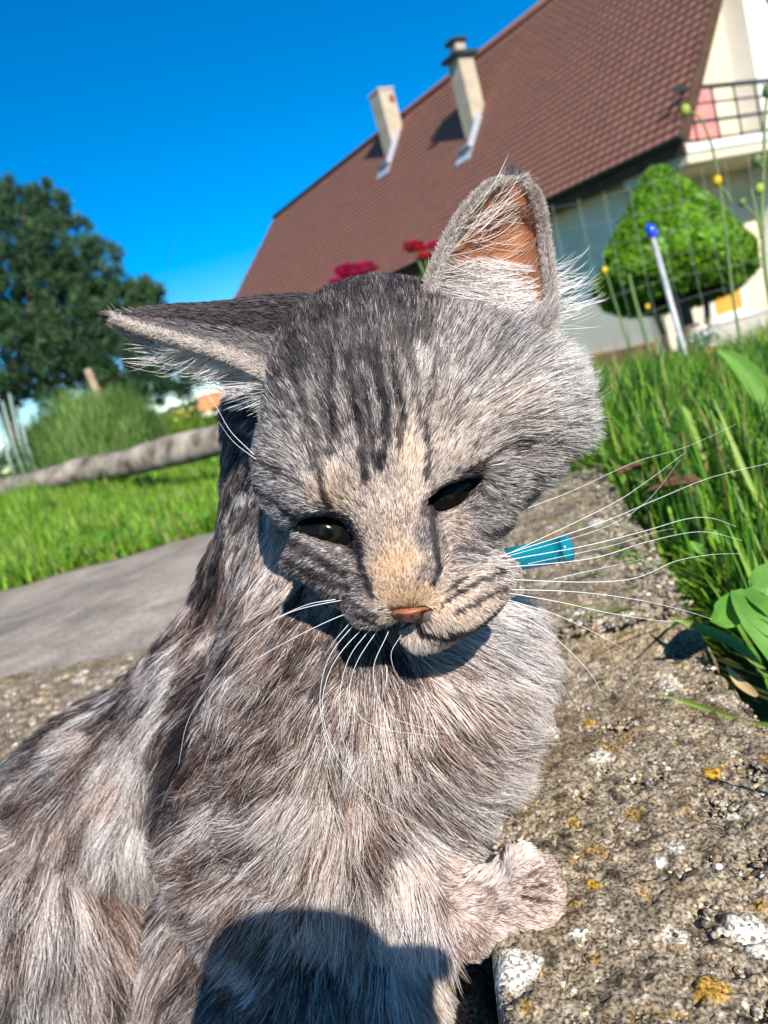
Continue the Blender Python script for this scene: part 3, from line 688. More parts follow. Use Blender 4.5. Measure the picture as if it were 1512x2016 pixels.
c = np.array([(0.16, 0.36, 0.012), (0.24, 0.47, 0.018), (0.09, 0.23, 0.012)])[rng.choice(3, n, p=[.45, .3, .25])] * (0.6 + 0.6 * lump)[:, None]
tag(mesh('foliage', V, Q, M_leaf, topiary, False, np.repeat(c, 4, 0)), kind='stuff')
q = MB()
for k in range(14):
    pass
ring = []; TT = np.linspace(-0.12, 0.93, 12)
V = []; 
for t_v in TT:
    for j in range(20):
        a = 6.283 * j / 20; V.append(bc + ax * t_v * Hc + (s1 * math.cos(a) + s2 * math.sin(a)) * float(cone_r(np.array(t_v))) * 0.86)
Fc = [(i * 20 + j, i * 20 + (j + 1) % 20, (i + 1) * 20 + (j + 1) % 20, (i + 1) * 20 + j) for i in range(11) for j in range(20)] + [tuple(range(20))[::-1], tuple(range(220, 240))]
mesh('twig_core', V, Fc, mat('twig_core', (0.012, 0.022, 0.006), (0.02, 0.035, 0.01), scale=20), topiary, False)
q = MB(); q.tube([tb - ZU * 0.05, tb + ZU * 0.3, bc], [0.10, 0.08, 0.07], 10); q.tube([tb + ZU * .1 + CR * .12, bc + CR * .3], [0.04, 0.03], 8); q.tube([tb + ZU * .1 - CR * .2, bc - CR * .35], [0.04, 0.03], 8); q.build('trunk', M_bark, topiary, True)

# ---- wire fence with the blue-capped post
fz = lambda p: float(gz(p[0], p[1]))
pb = P(1347, 692, 3.4); pt = P(1284, 462, 3.4)
fence = empty('wire_fence', (pb[0], pb[1], fz(pb)), 'thin wire garden fence with a grey rod post under a blue cap', 'fence')
q = MB(); q.tube([np.array([pb[0], pb[1], fz(pb) - .05]), pb, pt], [0.013, 0.013, 0.011], 10); q.build('post', mat('galvanised_rod', (0.42, 0.42, 0.42), (0.55, 0.55, 0.55), scale=20, rough=0.5, metal=0.2), fence, True)
q = MB(); pv_ = unit((pt - pb)[None])[0]; q.ball(pt + pv_ * 0.014, CR * 0.024, FW * 0.024, pv_ * 0.037, 16, 12); q.build('post_cap', mat('blue_plastic', (0.015, 0.06, 0.75), (0.02, 0.08, 0.85), scale=5, rough=0.18, spec=0.6), fence, True)
fdir = np.array([0.97, 0.24, 0]); q = MB()
for k in range(7):
    hgt = 0.10 + k * 0.105
    q.tube([pb + fdir * s_ + ZU * (hgt + 0.012 * math.sin(s_ * 5 + k)) for s_ in np.linspace(-0.62, 1.6, 14)], 0.0008, 3, False)
for k in range(18):
    s_ = -0.6 + k * 0.124; q.tube([pb + fdir * s_ + ZU * 0.02 + CR * 0.004, pb + fdir * (s_ - 0.01) + ZU * 0.4, pb + fdir * s_ + ZU * 0.74], 0.0007, 3, False)
tag(q.build('wire_mesh', mat('fence_wire', (0.25, 0.30, 0.26), (0.34, 0.38, 0.34), scale=10, rough=0.5), fence), kind='stuff')
for s_ in (1.62,):
    b0 = pb + fdir * s_; q = MB(); q.tube([np.array([b0[0], b0[1], fz(b0) - 0.05]), b0 + ZU * 0.75], 0.014, 8); q.build('post', M_dmet, fence, True)

# ---- terracotta pot with white flowers and the low terrace ledge
pc = P(1392, 712, 4.6); pc[2] = fz(pc)
pot = empty('flower_pot', pc, 'small terracotta pot with white flowers near the fence post', 'flower pot')
prof = [(0.0, 0.0), (0.055, 0.0), (0.075, 0.13), (0.085, 0.13), (0.085, 0.155), (0.07, 0.155), (0.06, 0.12), (0, 0.12)]
hpot = max(0.0, P(1392, 712, 4.6)[2] - pc[2]); V = []; n_ = 18
for r_, z_ in prof:
    for j in range(n_): V.append(pc + np.array([r_ * math.cos(6.283 * j / n_), r_ * math.sin(6.283 * j / n_), z_ + max(hpot - 0.08, 0)]))
Fc = [(i * n_ + j, i * n_ + (j + 1) % n_, (i + 1) * n_ + (j + 1) % n_, (i + 1) * n_ + j) for i in range(len(prof) - 1) for j in range(n_)]
mesh('pot', V, Fc, mat('terracotta', (0.42, 0.16, 0.05), (0.50, 0.22, 0.08), scale=12, rough=0.85), pot, True)
n = 160; cen = pc + ZU * (0.2 + max(hpot - 0.08, 0)) + rng.normal(0, 0.05, (n, 3)); V, Q = leaf_soup(cen, 0.02 + 0.015 * rng.random(n), np.array([[0, 0, 1.0]]), 1.2)
tag(mesh('flowers', V, Q, M_leaf, pot, False, np.repeat(np.array([(0.7, 0.7, 0.62), (0.1, 0.22, 0.04)])[rng.choice(2, n)], 4, 0)), kind='stuff')
la, lb = P(1385, 655, 9.0), P(1640, 590, 9.0); ledge = MB()
ld = unit((lb - la)[None] * np.array([1, 1, 0]))[0]; lz = fz(la) - 0.05
ledge.box(np.array([la[0], la[1], lz]), ld * 3.2, np.array([-ld[1], ld[0], 0]) * 0.8, ZU * (la[2] - lz), 0.02)
tag(ledge.build('terrace_ledge', M_ledge, None, base=(la[0], la[1], lz)), 'low pale stone terrace ledge below the orange blind', 'ledge')

# ---- log along the lawn edge
g0, g1 = onz(14, 1003, 0.0), onz(440, 903, 0.0)
ldir = unit((g1 - g0)[None])[0]; g1 = g1 + ldir * 1.2; rlog = 0.092; g0 = g0 + ZU * 0.055
LV = []; ns, nr = 40, 16; side = np.cross(ldir, ZU)
for i in range(ns + 1):
    c = g0 + (g1 - g0) * i / ns + ZU * (rlog * 0.95)
    for j in range(nr):
        a = 6.283 * j / nr; d_ = side * math.cos(a) + ZU * math.sin(a)
        k = noise3(np.array([[i * 0.35, math.cos(a) * 1.6, math.sin(a) * 1.6]]), 3)[0]
        LV.append(c + d_ * rlog * (0.80 + 0.34 * k + 0.05 * random.random()))
LV = np.array(LV); LF = [(i * nr + j, i * nr + (j + 1) % nr, (i + 1) * nr + (j + 1) % nr, (i + 1) * nr + j) for i in range(ns) for j in range(nr)]
LF += [tuple(range(nr))[::-1], tuple(range(ns * nr, ns * nr + nr))]
M_log = mat('weathered_wood', (0.09, 0.07, 0.055), (0.42, 0.35, 0.28), scale=9, rough=0.9, bump=0.7, bscale=35)
tag(mesh('log', LV, LF, M_log, None, True, base=g0), 'long weathered grey log edging the lawn', 'log')

# ---- feathery green bush, canes, stake, yellow flowers
def sprig_bush(name, c, rx, ry, h, n, pal, lab, cat, sl=0.30, sw=0.006, group=None):
    e = empty(name, c, lab, cat, group)
    r = np.sqrt(rng.random(n)); a = rng.random(n) * 6.283
    x, y = c[0] + rx * r * np.cos(a), c[1] + ry * r * np.sin(a)
    zt_ = h * (1 - 0.55 * r ** 2) * (0.75 + 0.35 * noise3(np.stack([x * 4, y * 4, 0 * x], -1), 8)); z = c[2] + np.maximum(0, zt_ - sl) * (0.15 + 0.85 * rng.random(n) ** 0.6)
    V, Q = blades(np.stack([x, y, z], -1), sl * (0.7 + 0.6 * rng.random(n)), np.full(n, sw), 0.35 * rng.normal(0, 1, n), a + rng.normal(0, 0.5, n), 0.3 * rng.normal(0, 1, n))
    cc = np.array(pal)[rng.choice(len(pal), n)] * (0.7 + 0.5 * rng.random((n, 1)))
    tag(mesh('foliage', V, Q, M_grass, e, False, np.repeat(cc, 8, 0)), kind='stuff')
    q = MB()
    for k in range(5): q.tube([np.array(c), np.array(c) + np.array([rx * 0.5 * math.cos(k * 1.3), ry * 0.5 * math.sin(k * 1.3), h * 0.5])], [0.018, 0.008], 6)
    q.build('stem', M_bark, e)
    return e
bp = P(185, 890, 7.2); bp[2] = 0
sprig_bush('feathery_bush', bp, 0.66, 0.5, 1.02, 11000, [(0.22, 0.36, 0.09), (0.15, 0.28, 0.05), (0.30, 0.42, 0.14)], 'light green feathery bush behind the log', 'bush', 0.26, 0.011)
bp = P(60, 930, 7.0); bp[2] = 0
sprig_bush('feathery_bush', bp, 0.5, 0.35, 0.34, 3500, [(0.16, 0.33, 0.04), (0.12, 0.26, 0.03)], 'low bright green clump left of the feathery bush', 'bush', 0.18, 0.011)
bp = P(330, 860, 8.5); bp[2] = 0
e = sprig_bush('flower_clump', bp, 0.75, 0.4, 0.42, 4500, [(0.20, 0.32, 0.03), (0.14, 0.26, 0.03)], 'yellow-flowered green clump right of the feathery bush', 'flowers', 0.18, 0.012)
n = 60; cen = bp + np.stack([rng.normal(0, 0.4, n), rng.normal(0, 0.2, n), 0.30 + 0.12 * rng.random(n)], -1); V, Q = leaf_soup(cen, 0.035 + 0.03 * rng.random(n), -FW[None] + ZU[None], 1.1, 0.4)
tag(mesh('blossoms', V, Q, M_leaf, e, False, np.tile(np.array([[0.75, 0.52, 0.02]]), (4 * n, 1))), kind='stuff')
q = MB(); s0 = P(203, 800, 7.6); s1_ = P(172, 728, 7.6); b0 = s0 + (s0 - s1_) / (s0[2] - s1_[2]) * (0 - s0[2]) if s0[2] > 0 else s0
q.tube([b0, s0, s1_], [0.045, 0.042, 0.038], 8); tag(q.build('stake', mat('brown_stake', (0.30, 0.20, 0.13), (0.40, 0.28, 0.19), scale=8, rough=0.85), None, True, base=b0), 'leaning brown wooden stake in the feathery bush', 'stake')
M_cane = mat('plastic_cane', (0.30, 0.44, 0.38), (0.40, 0.52, 0.45), scale=8, rough=0.4, trans=0.3)
for i, (u0, v0, u1, v1) in enumerate(((28, 880, 4, 790), (40, 872, 18, 775), (52, 875, 34, 800), (16, 900, -8, 800))):
    q = MB(); a, b = P(u0, v0, 6.8), P(u1, v1, 6.8); a0 = a - ZU * a[2]
    q.tube([a0, a, b], [0.014, 0.014, 0.011], 6); tag(q.build('garden_cane', M_cane, None, True, base=a0), ('pale green plastic cane second from the feathery bush', 'tallest pale green cane, third from the feathery bush', 'pale green cane standing closest to the feathery bush', 'pale green cane farthest from the feathery bush, half out of view')[i], 'cane', 'pale canes at the lawn edge')

# ---- pine tree and the far house behind it
tp = P(40, 880, 21.0); tp[2] = 0.0
pine = empty('pine_tree', tp, 'dark green spreading pine tree against the blue sky', 'tree')
blobs = []
def blob(u, v, r, n, dz=0.0): blobs.append((P(u, v, 21.0 + dz), r * 21.0 / 1513, n))
for u, v, r, n in ((45, 420, 55, 40), (20, 500, 90, 70), (120, 490, 70, 60), (180, 540, 70, 60), (70, 580, 110, 110), (215, 600, 60, 60), (-60, 560, 120, 90), (150, 650, 90, 90),
                   (240, 660, 50, 40), (300, 580, 24, 16), (310, 620, 20, 10), (40, 690, 100, 90), (-60, 700, 110, 80), (230, 720, 75, 70), (310, 700, 45, 36), (130, 735, 80, 60), (290, 760, 40, 26), (350, 740, 45, 30), (220, 780, 40, 24), (20, 780, 45, 22), (-30, 400, 60, 30), (95, 400, 35, 20)):
    blob(u, v, r, n, 0.0)
CV = []; CCOL = []; CN = []
for c0, r0_, n in blobs:
    k = int(n * 1.7)
    d_ = unit(rng.normal(size=(k, 3))); rad_ = r0_ * (0.45 + 0.6 * rng.random((k, 1)) ** 0.5) * np.array([[1, 1.3, 1]])
    for cc_, dd_ in zip(c0 + d_ * rad_, d_):
        m_n = 42; sz = 0.13 + 0.10 * random.random()
        nd = unit(rng.normal(size=(m_n, 3)) * 0.8 + dd_ * 0.5 + ZU * 0.9)
        off = unit(rng.normal(size=(m_n, 3))) * sz * rng.random((m_n, 1)) ** 0.5
        a = cc_ + off; b = a + nd * (0.16 + 0.12 * rng.random((m_n, 1))); sd = unit(np.cross(nd, rng.normal(size=(m_n, 3)))) * 0.020
        CV.append(np.stack([a - sd, a + sd, b], 1)); base_c = np.array([(0.040, 0.090, 0.036), (0.058, 0.120, 0.042), (0.026, 0.062, 0.028)])[random.randrange(3)]
        CCOL.append(np.repeat((base_c * (0.7 + 0.6 * rng.random((m_n, 1))))[:, None], 3, 1))
CV = np.concatenate(CV).reshape(-1, 3); CCOL = np.concatenate(CCOL).reshape(-1, 3)
tag(mesh('crown', CV, np.arange(len(CV)).reshape(-1, 3), M_pine, pine, False, CCOL), kind='stuff')
q = MB(); q.tube(smooth_path([tp, tp + ZU * 2.2 + CR * 0.1, P(60, 640, 21), P(45, 400, 21)], 10), np.linspace(0.24, 0.05, 10), 9); q.build('trunk', M_bark, pine, True)
for (u0, v0, u1, v1) in ((60, 720, 240, 690), (60, 650, 200, 590), (60, 700, -60, 640), (55, 560, 130, 490), (60, 760, 320, 740), (200, 660, 300, 590)):
    q = MB(); q.tube(smooth_path([P(u0, v0, 21), P((u0 + u1) / 2, (v0 + v1) / 2 - 8, 20.8), P(u1, v1, 21)], 7), np.linspace(0.10, 0.03, 7), 7); q.build('branch', M_bark, pine, True)

fh = P(455, 806, 120.0); fh[2] = 0
far_h = empty('far_house', fh, 'small distant house with an orange tiled roof', 'house')
wt = P(430, 800, 120)[2]; q = MB(); q.box(fh + np.array([-4.2, -2, 0]), (8, 0, 0), (0, 6, 0), (0, 0, max(wt, 0.8)), 0.02); q.build('wall', M_cream, far_h)
z0 = max(wt, 0.8); o_ = fh + np.array([-4.5, -2.3, z0]); q = MB()
q.add([o_, o_ + [8.6, 0, 0], o_ + [8.6, 6.6, 0], o_ + [0, 6.6, 0], o_ + [0, 3.3, 2.4], o_ + [8.6, 3.3, 2.4]], [(0, 1, 5, 4), (2, 3, 4, 5), (0, 4, 3), (1, 2, 5), (3, 2, 1, 0)])
q.build('roof', mat('orange_tiles', (0.42, 0.17, 0.08), (0.52, 0.24, 0.12), scale=2), far_h)
q = MB(); q.box(fh + np.array([-2.6, -2.06, 0.35 * z0]), (1.0, 0, 0), (0, 0.05, 0), (0, 0, z0 * 0.5)); q.build('window', M_dmet, far_h)
# far tree line
n = 9000; x = -160 + 330 * rng.random(n); y = 170 + 30 * rng.random(n); hz = 2.0 + 5.0 * fbm(np.stack([x * 0.06, 0 * x, 0 * x], -1), 71, 3) ** 1.5
V, Q = leaf_soup(np.stack([x, y, hz * rng.random(n) ** 0.7], -1), 0.8 + 0.8 * rng.random(n), np.array([[0, -0.6, 0.6]]), 1.3)
tag(mesh('treeline', V, Q, M_pine, None, False, np.repeat(np.array([[0.06, 0.11, 0.04]]) * (0.7 + 0.6 * rng.random((n, 1))), 4, 0)), kind='stuff')

# ---- pink flowers whose heads show above the kitten
M_pink = mat('pink_petal', (0.72, 0.03, 0.16), (0.82, 0.08, 0.24), scale=14, rough=0.5, trans=0.3)
M_red = mat('red_petal', (0.75, 0.05, 0.09), (0.82, 0.10, 0.12), scale=14, rough=0.5, trans=0.3)
def rose(heads, dep, lab):
    h0 = P(*heads[0][:2], dep); b = np.array([h0[0] + 0.03, h0[1], 0.0]); e = empty('rose_bush', b, lab, 'rose')
    for u, v, r, m_ in heads:
        c = P(u, v, dep); rr_ = r * dep / 1513; q = MB()
        for ring_, (cnt, tilt, sc) in enumerate(((6, 0.35, 1.0), (5, 0.8, 0.8), (4, 1.25, 0.55))):
            for k in range(cnt):
                a = 6.283 * k / cnt + ring_ * 0.5 + random.random() * 0.4; od = CR * math.cos(a) - FW * math.sin(a)
                dd = od * math.cos(tilt) + CU * math.sin(tilt); sd = np.cross(dd, CU); sd = sd / np.linalg.norm(sd); w_ = rr_ * sc * 0.55; l_ = rr_ * sc
                nn = np.cross(sd, dd)
                q.add([c, c + dd * l_ * 0.5 - sd * w_ - nn * l_ * 0.1, c + dd * l_ * 0.95 - sd * w_ * 0.6, c + dd * l_ * 1.05, c + dd * l_ * 0.95 + sd * w_ * 0.6, c + dd * l_ * 0.5 + sd * w_ - nn * l_ * 0.1], [(0, 1, 2, 3), (0, 3, 4, 5)])
        q.build('flower', m_, e, True)
        q = MB(); q.tube(smooth_path([b, (b + c) / 2 + CR * 0.03, c], 8), np.linspace(0.006, 0.004, 8), 6); q.build('stem', M_wstem, e, True)
    n = 140; top_ = P(*heads[0][:2], dep); t = 0.1 + 0.6 * rng.random((n, 1)); cen = b + (top_ - b) * t + rng.normal(0, 0.05, (n, 3))
    V, Q = leaf_soup(cen, 0.03 + 0.02 * rng.random(n), np.array([[0, -0.5, 0.7]]), 1.6); tag(mesh('leaves', V, Q, M_leaf, e, False, np.repeat(np.array([[0.07, 0.18, 0.03]]) * (0.7 + 0.6 * rng.random((n, 1))), 4, 0)), kind='stuff')
rose([(690, 546, 40, M_pink), (722, 532, 26, M_pink), (668, 562, 24, M_pink)], 2.6, 'magenta rose showing above the middle of the kitten\'s head')
rose([(816, 494, 30, M_red), (858, 490, 24, M_pink), (836, 510, 20, M_red)], 2.8, 'red and pink roses showing left of the upright ear')
# ================================================================== THE KITTEN
SPX = 0.255 / 1513.0                                   # metres per photograph pixel at the face
HM = np.array([767.0, 1000.0]); HA = np.array([0.971, -0.238]); HB = np.array([-0.238, -0.971])
def H(u, v, w): return P(u, v, 0.255 - w * SPX)       # face point: pixel + how far it stands towards the lens
AXA = CR * HA[0] - CU * HA[1]; AXB = CR * HB[0] - CU * HB[1]; AXW = -FW      # face axes: right, up, out
GH = 0.0022
lo = np.array([-0.345, 0.12, -0.03]); hi = np.array([0.105, 0.62, 0.37])
dims = np.ceil((hi - lo) / GH).astype(int)
FB = np.full(dims, 1.0, np.float32)
prims_head, prims_body = [], []
def sub(bmin, bmax):
    a = np.clip(np.floor((bmin - lo) / GH).astype(int), 0, dims); b = np.clip(np.ceil((bmax - lo) / GH).astype(int) + 1, 0, dims)
    return tuple(slice(i, j) for i, j in zip(a, b))
def pts_of(sl):
    g = [lo[i] + GH * np.arange(sl[i].start, sl[i].stop) for i in range(3)]
    return np.stack(np.meshgrid(*g, indexing='ij'), -1).astype(np.float32)
def ell_d(p, c, R3, r):
    q = (p - c) @ R3.T; k0 = np.linalg.norm(q / r, axis=-1); k1 = np.linalg.norm(q / r ** 2, axis=-1)
    return k0 * (k0 - 1) / np.maximum(k1, 1e-6)
def cap_d(p, a, b, ra, rb):
    ab = b - a; t = np.clip(((p - a) @ ab) / (ab @ ab), 0, 1); return np.linalg.norm(p - a - t[..., None] * ab, axis=-1) - (ra + (rb - ra) * t)
def put(d, sl, k, op='add'):
    f = FB[sl]
    if op == 'add':
        h = np.maximum(k - np.abs(f - d), 0) / k; FB[sl] = np.minimum(f, d) - h * h * k / 4
    else:
        d = -d; h = np.maximum(k - np.abs(f - d), 0) / k; FB[sl] = np.maximum(f, d) + h * h * k / 4
RH = np.stack([AXA, AXB, AXW]).astype(np.float32); RC = np.stack([CR, CU, -FW]).astype(np.float32)
def ell(c, r, R3=RC, k=0.012, op='add', head=False):
    r = np.asarray(r, float); m = r.max() + k + 0.004; sl = sub(c - m, c + m); p = pts_of(sl)
    put(ell_d(p, c.astype(np.float32), R3, r.astype(np.float32)), sl, k, op)
    if op == 'add': (prims_head if head else prims_body).append(lambda q: ell_d(q, c, R3, r))
def cap(a, b, ra, rb, k=0.012, head=False):
    m = max(ra, rb) + k + 0.004; sl = sub(np.minimum(a, b) - m, np.maximum(a, b) + m); p = pts_of(sl)
    put(cap_d(p, a.astype(np.float32), b.astype(np.float32), ra, rb), sl, k)
    (prims_head if head else prims_body).append(lambda q: cap_d(q, a, b, ra, rb))
def hx(u, v, w, ra, rb, rw, k=0.008, op='add'):
    ell(H(u, v, w), np.array([ra, rb, rw]) * SPX, RH, k, op, True)
# --- body
ell(P(650, 1470, .352), (.050, .072, .060), k=.02)
ell(P(690, 1310, .335), (.050, .045, .050), k=.02)
cap(P(700, 960, .345), P(700, 1350, .345), .046, .052, k=.02)
ell(P(945, 1290, .338), (.021, .026, .03), k=.02)
ell(P(820, 1345, .310), (.036, .026, .030), k=.02)
ell(P(660, 1300, .325), (.032, .03, .030), k=.02)
cap(P(528, 830, .350), P(560, 1090, .365), .018, .026, k=.02)
ell(P(860, 1430, .335), (.030, .035, .03), k=.02)
ell(P(505, 1560, .365), (.040, .070, .05), k=.012)
for a, b, r0_, r1_ in (((600, 1060, .385), (470, 1370, .40), .038, .042), ((470, 1370, .40), (240, 1560, .425), .042, .045), ((240, 1560, .425), (-60, 1740, .46), .045, .05)):
    cap(P(*a), P(*b), r0_, r1_, k=.02)
ell(P(75, 1900, .405), (.066, .085, .055), k=.006)
ell(P(-150, 2000, .46), (.09, .10, .08), k=.02)
ell(P(520, 1880, .395), (.055, .07, .05), k=.02)
cap(P(570, 1620, .352), P(650, 2120, .350), .034, .022, k=.02)
ell(P(655, 2200, .345), (.019, .014, .024), k=.01)
cap(P(780, 1600, .335), P(785, 1930, .322), .024, .012, k=.02)
cap(P(785, 1930, .322), P(790, 2130, .335), .012, .012, k=.012)
# the paw resting on the kerb
PAWD = 0.290
cap(P(800, 1660, .325), P(915, 1800, PAWD + .006), .015, .0130, k=.012)
cap(P(925, 1805, PAWD + .004), P(1015, 1757, PAWD), .0118, .0130, k=.008)
for u, v, r in ((1070, 1790, .0062), (1082, 1757, .0068), (1070, 1722, .0068), (1036, 1700, .0060)):
    cap(P(1015, 1755, PAWD - .004), P(u - 8, v, PAWD - .007), .0075, r, k=.0018)
# --- head
hx(728, 815, -130, 218, 248, 205, k=.02)
hx(925, 935, -105, 118, 105, 110, k=.016)
hx(610, 945, -95, 108, 115, 110, k=.014)
hx(935, 845, -180, 100, 110, 100, k=.03)
hx(890, 830, -70, 100, 90, 75, k=.03)
hx(985, 805, -180, 100, 95, 90, k=.03)
hx(930, 770, -140, 110, 65, 80, k=.03)
hx(700, 700, -85, 140, 120, 110, k=.014)
hx(800, 665, -150, 85, 85, 80, k=.025)
hx(845, 1080, -40, 120, 110, 90, k=.012)
hx(705, 1110, -40, 90, 90, 90, k=.012)
cap(H(762, 940, 20), H(795, 1120, 72), 62 * SPX, 50 * SPX, k=.010, head=True)
hx(806, 1168, 88, 52, 42, 36, k=.006)
hx(738, 1185, 50, 52, 46, 46, k=.006)
hx(892, 1186, 48, 80, 58, 52, k=.006)
hx(955, 1140, 5, 62, 50, 50, k=.008)
hx(848, 1240, 4, 56, 34, 40, k=.006)
hx(648, 968, 22, 72, 36, 36, k=.008)
hx(884, 914, 22, 76, 36, 36, k=.008)
hx(625, 1095, -25, 70, 34, 40, k=.008)
hx(930, 1030, -20, 72, 34, 40, k=.008)
for (u, v, lx, ly) in ((647, 1046, 0.93, 0.37), (890, 974, 0.80, -0.60)):
    a1 = CR * lx - CU * ly; a2 = CR * ly + CU * lx
    ell(H(u, v, 14), np.array([62, 29 if u < 800 else 33, 40]) * SPX, np.stack([a1, a2, AXW]), .004, 'cut', True)

def surface_nets(f, org, h):
    s = f < 0; nx_, ny_, nz_ = f.shape
    c = np.zeros((nx_ - 1, ny_ - 1, nz_ - 1), np.int8)
    for a in (0, 1):
        for b in (0, 1):
            for d in (0, 1): c += s[a:nx_ - 1 + a, b:ny_ - 1 + b, d:nz_ - 1 + d]
    I = np.argwhere((c > 0) & (c < 8)); vid = np.full(c.shape, -1, np.int64); vid[tuple(I.T)] = np.arange(len(I))
    acc = np.zeros((len(I), 3)); cnt = np.zeros(len(I))
    cor = np.array([(a, b, d) for a in (0, 1) for b in (0, 1) for d in (0, 1)])
    val = np.stack([f[tuple((I + k).T)] for k in cor], 1)
    for i in range(8):
        for j in range(i + 1, 8):
            if np.abs(cor[i] - cor[j]).sum() != 1: continue
            m_ = (val[:, i] < 0) != (val[:, j] < 0); t = val[m_, i] / (val[m_, i] - val[m_, j])
            acc[m_] += cor[i] + t[:, None] * (cor[j] - cor[i]); cnt[m_] += 1
    V = org + h * (I + acc / cnt[:, None]); Q = []
    for ax_ in range(3):
        o1, o2 = [(1, 2), (2, 0), (0, 1)][ax_]
        a = [slice(None)] * 3; b = [slice(None)] * 3; a[ax_] = slice(0, -1); b[ax_] = slice(1, None)
        E = np.argwhere(s[tuple(a)] != s[tuple(b)])
        ok = (E[:, o1] > 0) & (E[:, o2] > 0) & (E[:, o1] < f.shape[o1] - 1) & (E[:, o2] < f.shape[o2] - 1); E = E[ok]
        fl = s[tuple(a)][tuple(E.T)]
        def cell(d1, d2):
            K = E.copy(); K[:, o1] += d1; K[:, o2] += d2; return vid[tuple(K.T)]
        q = np.stack([cell(-1, -1), cell(0, -1), cell(0, 0), cell(-1, 0)], 1); q[~fl] = q[~fl][:, ::-1]; Q.append(q)
    return V, np.concatenate(Q)
BV, BQ = surface_nets(FB, lo, GH)
def relax(V, Q, it):
    for _ in range(it):
        A = np.zeros_like(V); n = np.zeros(len(V))
        for i in range(4):
            np.add.at(A, Q[:, i], V[Q[:, (i + 1) % 4]]); np.add.at(n, Q[:, i], 1)
            np.add.at(A, Q[:, i], V[Q[:, (i - 1) % 4]]); np.add.at(n, Q[:, i], 1)
        V = 0.5 * V + 0.5 * A / n[:, None]
    return V
BV = relax(BV, BQ, 2)
def vnormals(V, Q):
    n = np.cross(V[Q[:, 2]] - V[Q[:, 0]], V[Q[:, 3]] - V[Q[:, 1]]); N_ = np.zeros_like(V)
    for i in range(4): np.add.at(N_, Q[:, i], n)
    return unit(N_)
BN = vnormals(BV, BQ)
del FB

# ------------------------------------------------------------------ coat
def field_min(prims, p): 
    d = prims[0](p)
    for f in prims[1:]: d = np.minimum(d, f(p))
    return d
# control tables in photograph pixels: u, v, flow du, dv, length mm, lift, lightness 0..1, warmth 0..1
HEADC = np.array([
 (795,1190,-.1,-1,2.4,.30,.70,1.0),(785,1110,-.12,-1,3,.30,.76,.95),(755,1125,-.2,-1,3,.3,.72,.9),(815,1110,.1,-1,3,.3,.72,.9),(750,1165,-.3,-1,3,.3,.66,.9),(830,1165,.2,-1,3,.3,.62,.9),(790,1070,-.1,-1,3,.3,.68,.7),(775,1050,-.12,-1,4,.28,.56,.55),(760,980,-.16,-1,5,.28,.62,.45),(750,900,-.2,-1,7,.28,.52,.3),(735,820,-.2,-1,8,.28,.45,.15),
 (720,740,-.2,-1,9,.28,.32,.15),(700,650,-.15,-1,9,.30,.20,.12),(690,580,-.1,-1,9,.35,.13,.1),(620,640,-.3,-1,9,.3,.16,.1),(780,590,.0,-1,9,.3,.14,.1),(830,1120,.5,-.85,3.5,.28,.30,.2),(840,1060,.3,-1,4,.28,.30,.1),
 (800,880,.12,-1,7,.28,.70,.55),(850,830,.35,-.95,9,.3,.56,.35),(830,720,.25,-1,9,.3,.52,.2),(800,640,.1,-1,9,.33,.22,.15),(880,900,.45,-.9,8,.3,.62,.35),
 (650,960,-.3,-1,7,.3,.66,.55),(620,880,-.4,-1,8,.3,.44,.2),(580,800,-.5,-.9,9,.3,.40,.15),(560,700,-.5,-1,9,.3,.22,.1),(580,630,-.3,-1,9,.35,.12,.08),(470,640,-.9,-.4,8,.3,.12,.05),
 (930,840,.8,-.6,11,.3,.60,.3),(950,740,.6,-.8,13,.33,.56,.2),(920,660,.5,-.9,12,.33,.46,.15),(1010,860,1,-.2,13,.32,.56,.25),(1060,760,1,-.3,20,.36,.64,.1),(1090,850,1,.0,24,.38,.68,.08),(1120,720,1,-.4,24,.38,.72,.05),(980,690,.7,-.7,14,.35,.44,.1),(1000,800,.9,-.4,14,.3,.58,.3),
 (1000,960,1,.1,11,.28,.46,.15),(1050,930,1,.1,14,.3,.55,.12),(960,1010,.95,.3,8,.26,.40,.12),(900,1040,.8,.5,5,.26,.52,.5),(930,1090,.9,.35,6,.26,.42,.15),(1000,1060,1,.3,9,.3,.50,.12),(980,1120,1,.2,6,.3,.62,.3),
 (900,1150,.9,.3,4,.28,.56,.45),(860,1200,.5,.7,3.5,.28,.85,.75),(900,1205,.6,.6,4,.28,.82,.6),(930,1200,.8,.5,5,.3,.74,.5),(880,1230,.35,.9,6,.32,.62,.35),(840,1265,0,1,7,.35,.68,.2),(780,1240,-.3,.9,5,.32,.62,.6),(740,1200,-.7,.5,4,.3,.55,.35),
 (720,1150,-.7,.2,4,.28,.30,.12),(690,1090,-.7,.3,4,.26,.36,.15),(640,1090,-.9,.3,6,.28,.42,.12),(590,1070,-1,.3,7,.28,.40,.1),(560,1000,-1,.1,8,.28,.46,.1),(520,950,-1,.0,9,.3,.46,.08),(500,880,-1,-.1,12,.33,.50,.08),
 (560,900,-.8,-.4,9,.3,.50,.15),(500,800,-1,-.2,12,.33,.42,.08),(470,760,-1,-.1,12,.3,.30,.05),(560,1120,-.8,.6,7,.28,.30,.08),(640,1150,-.7,.7,6,.28,.36,.1),(700,1210,-.5,.9,6,.3,.34,.1)], float)
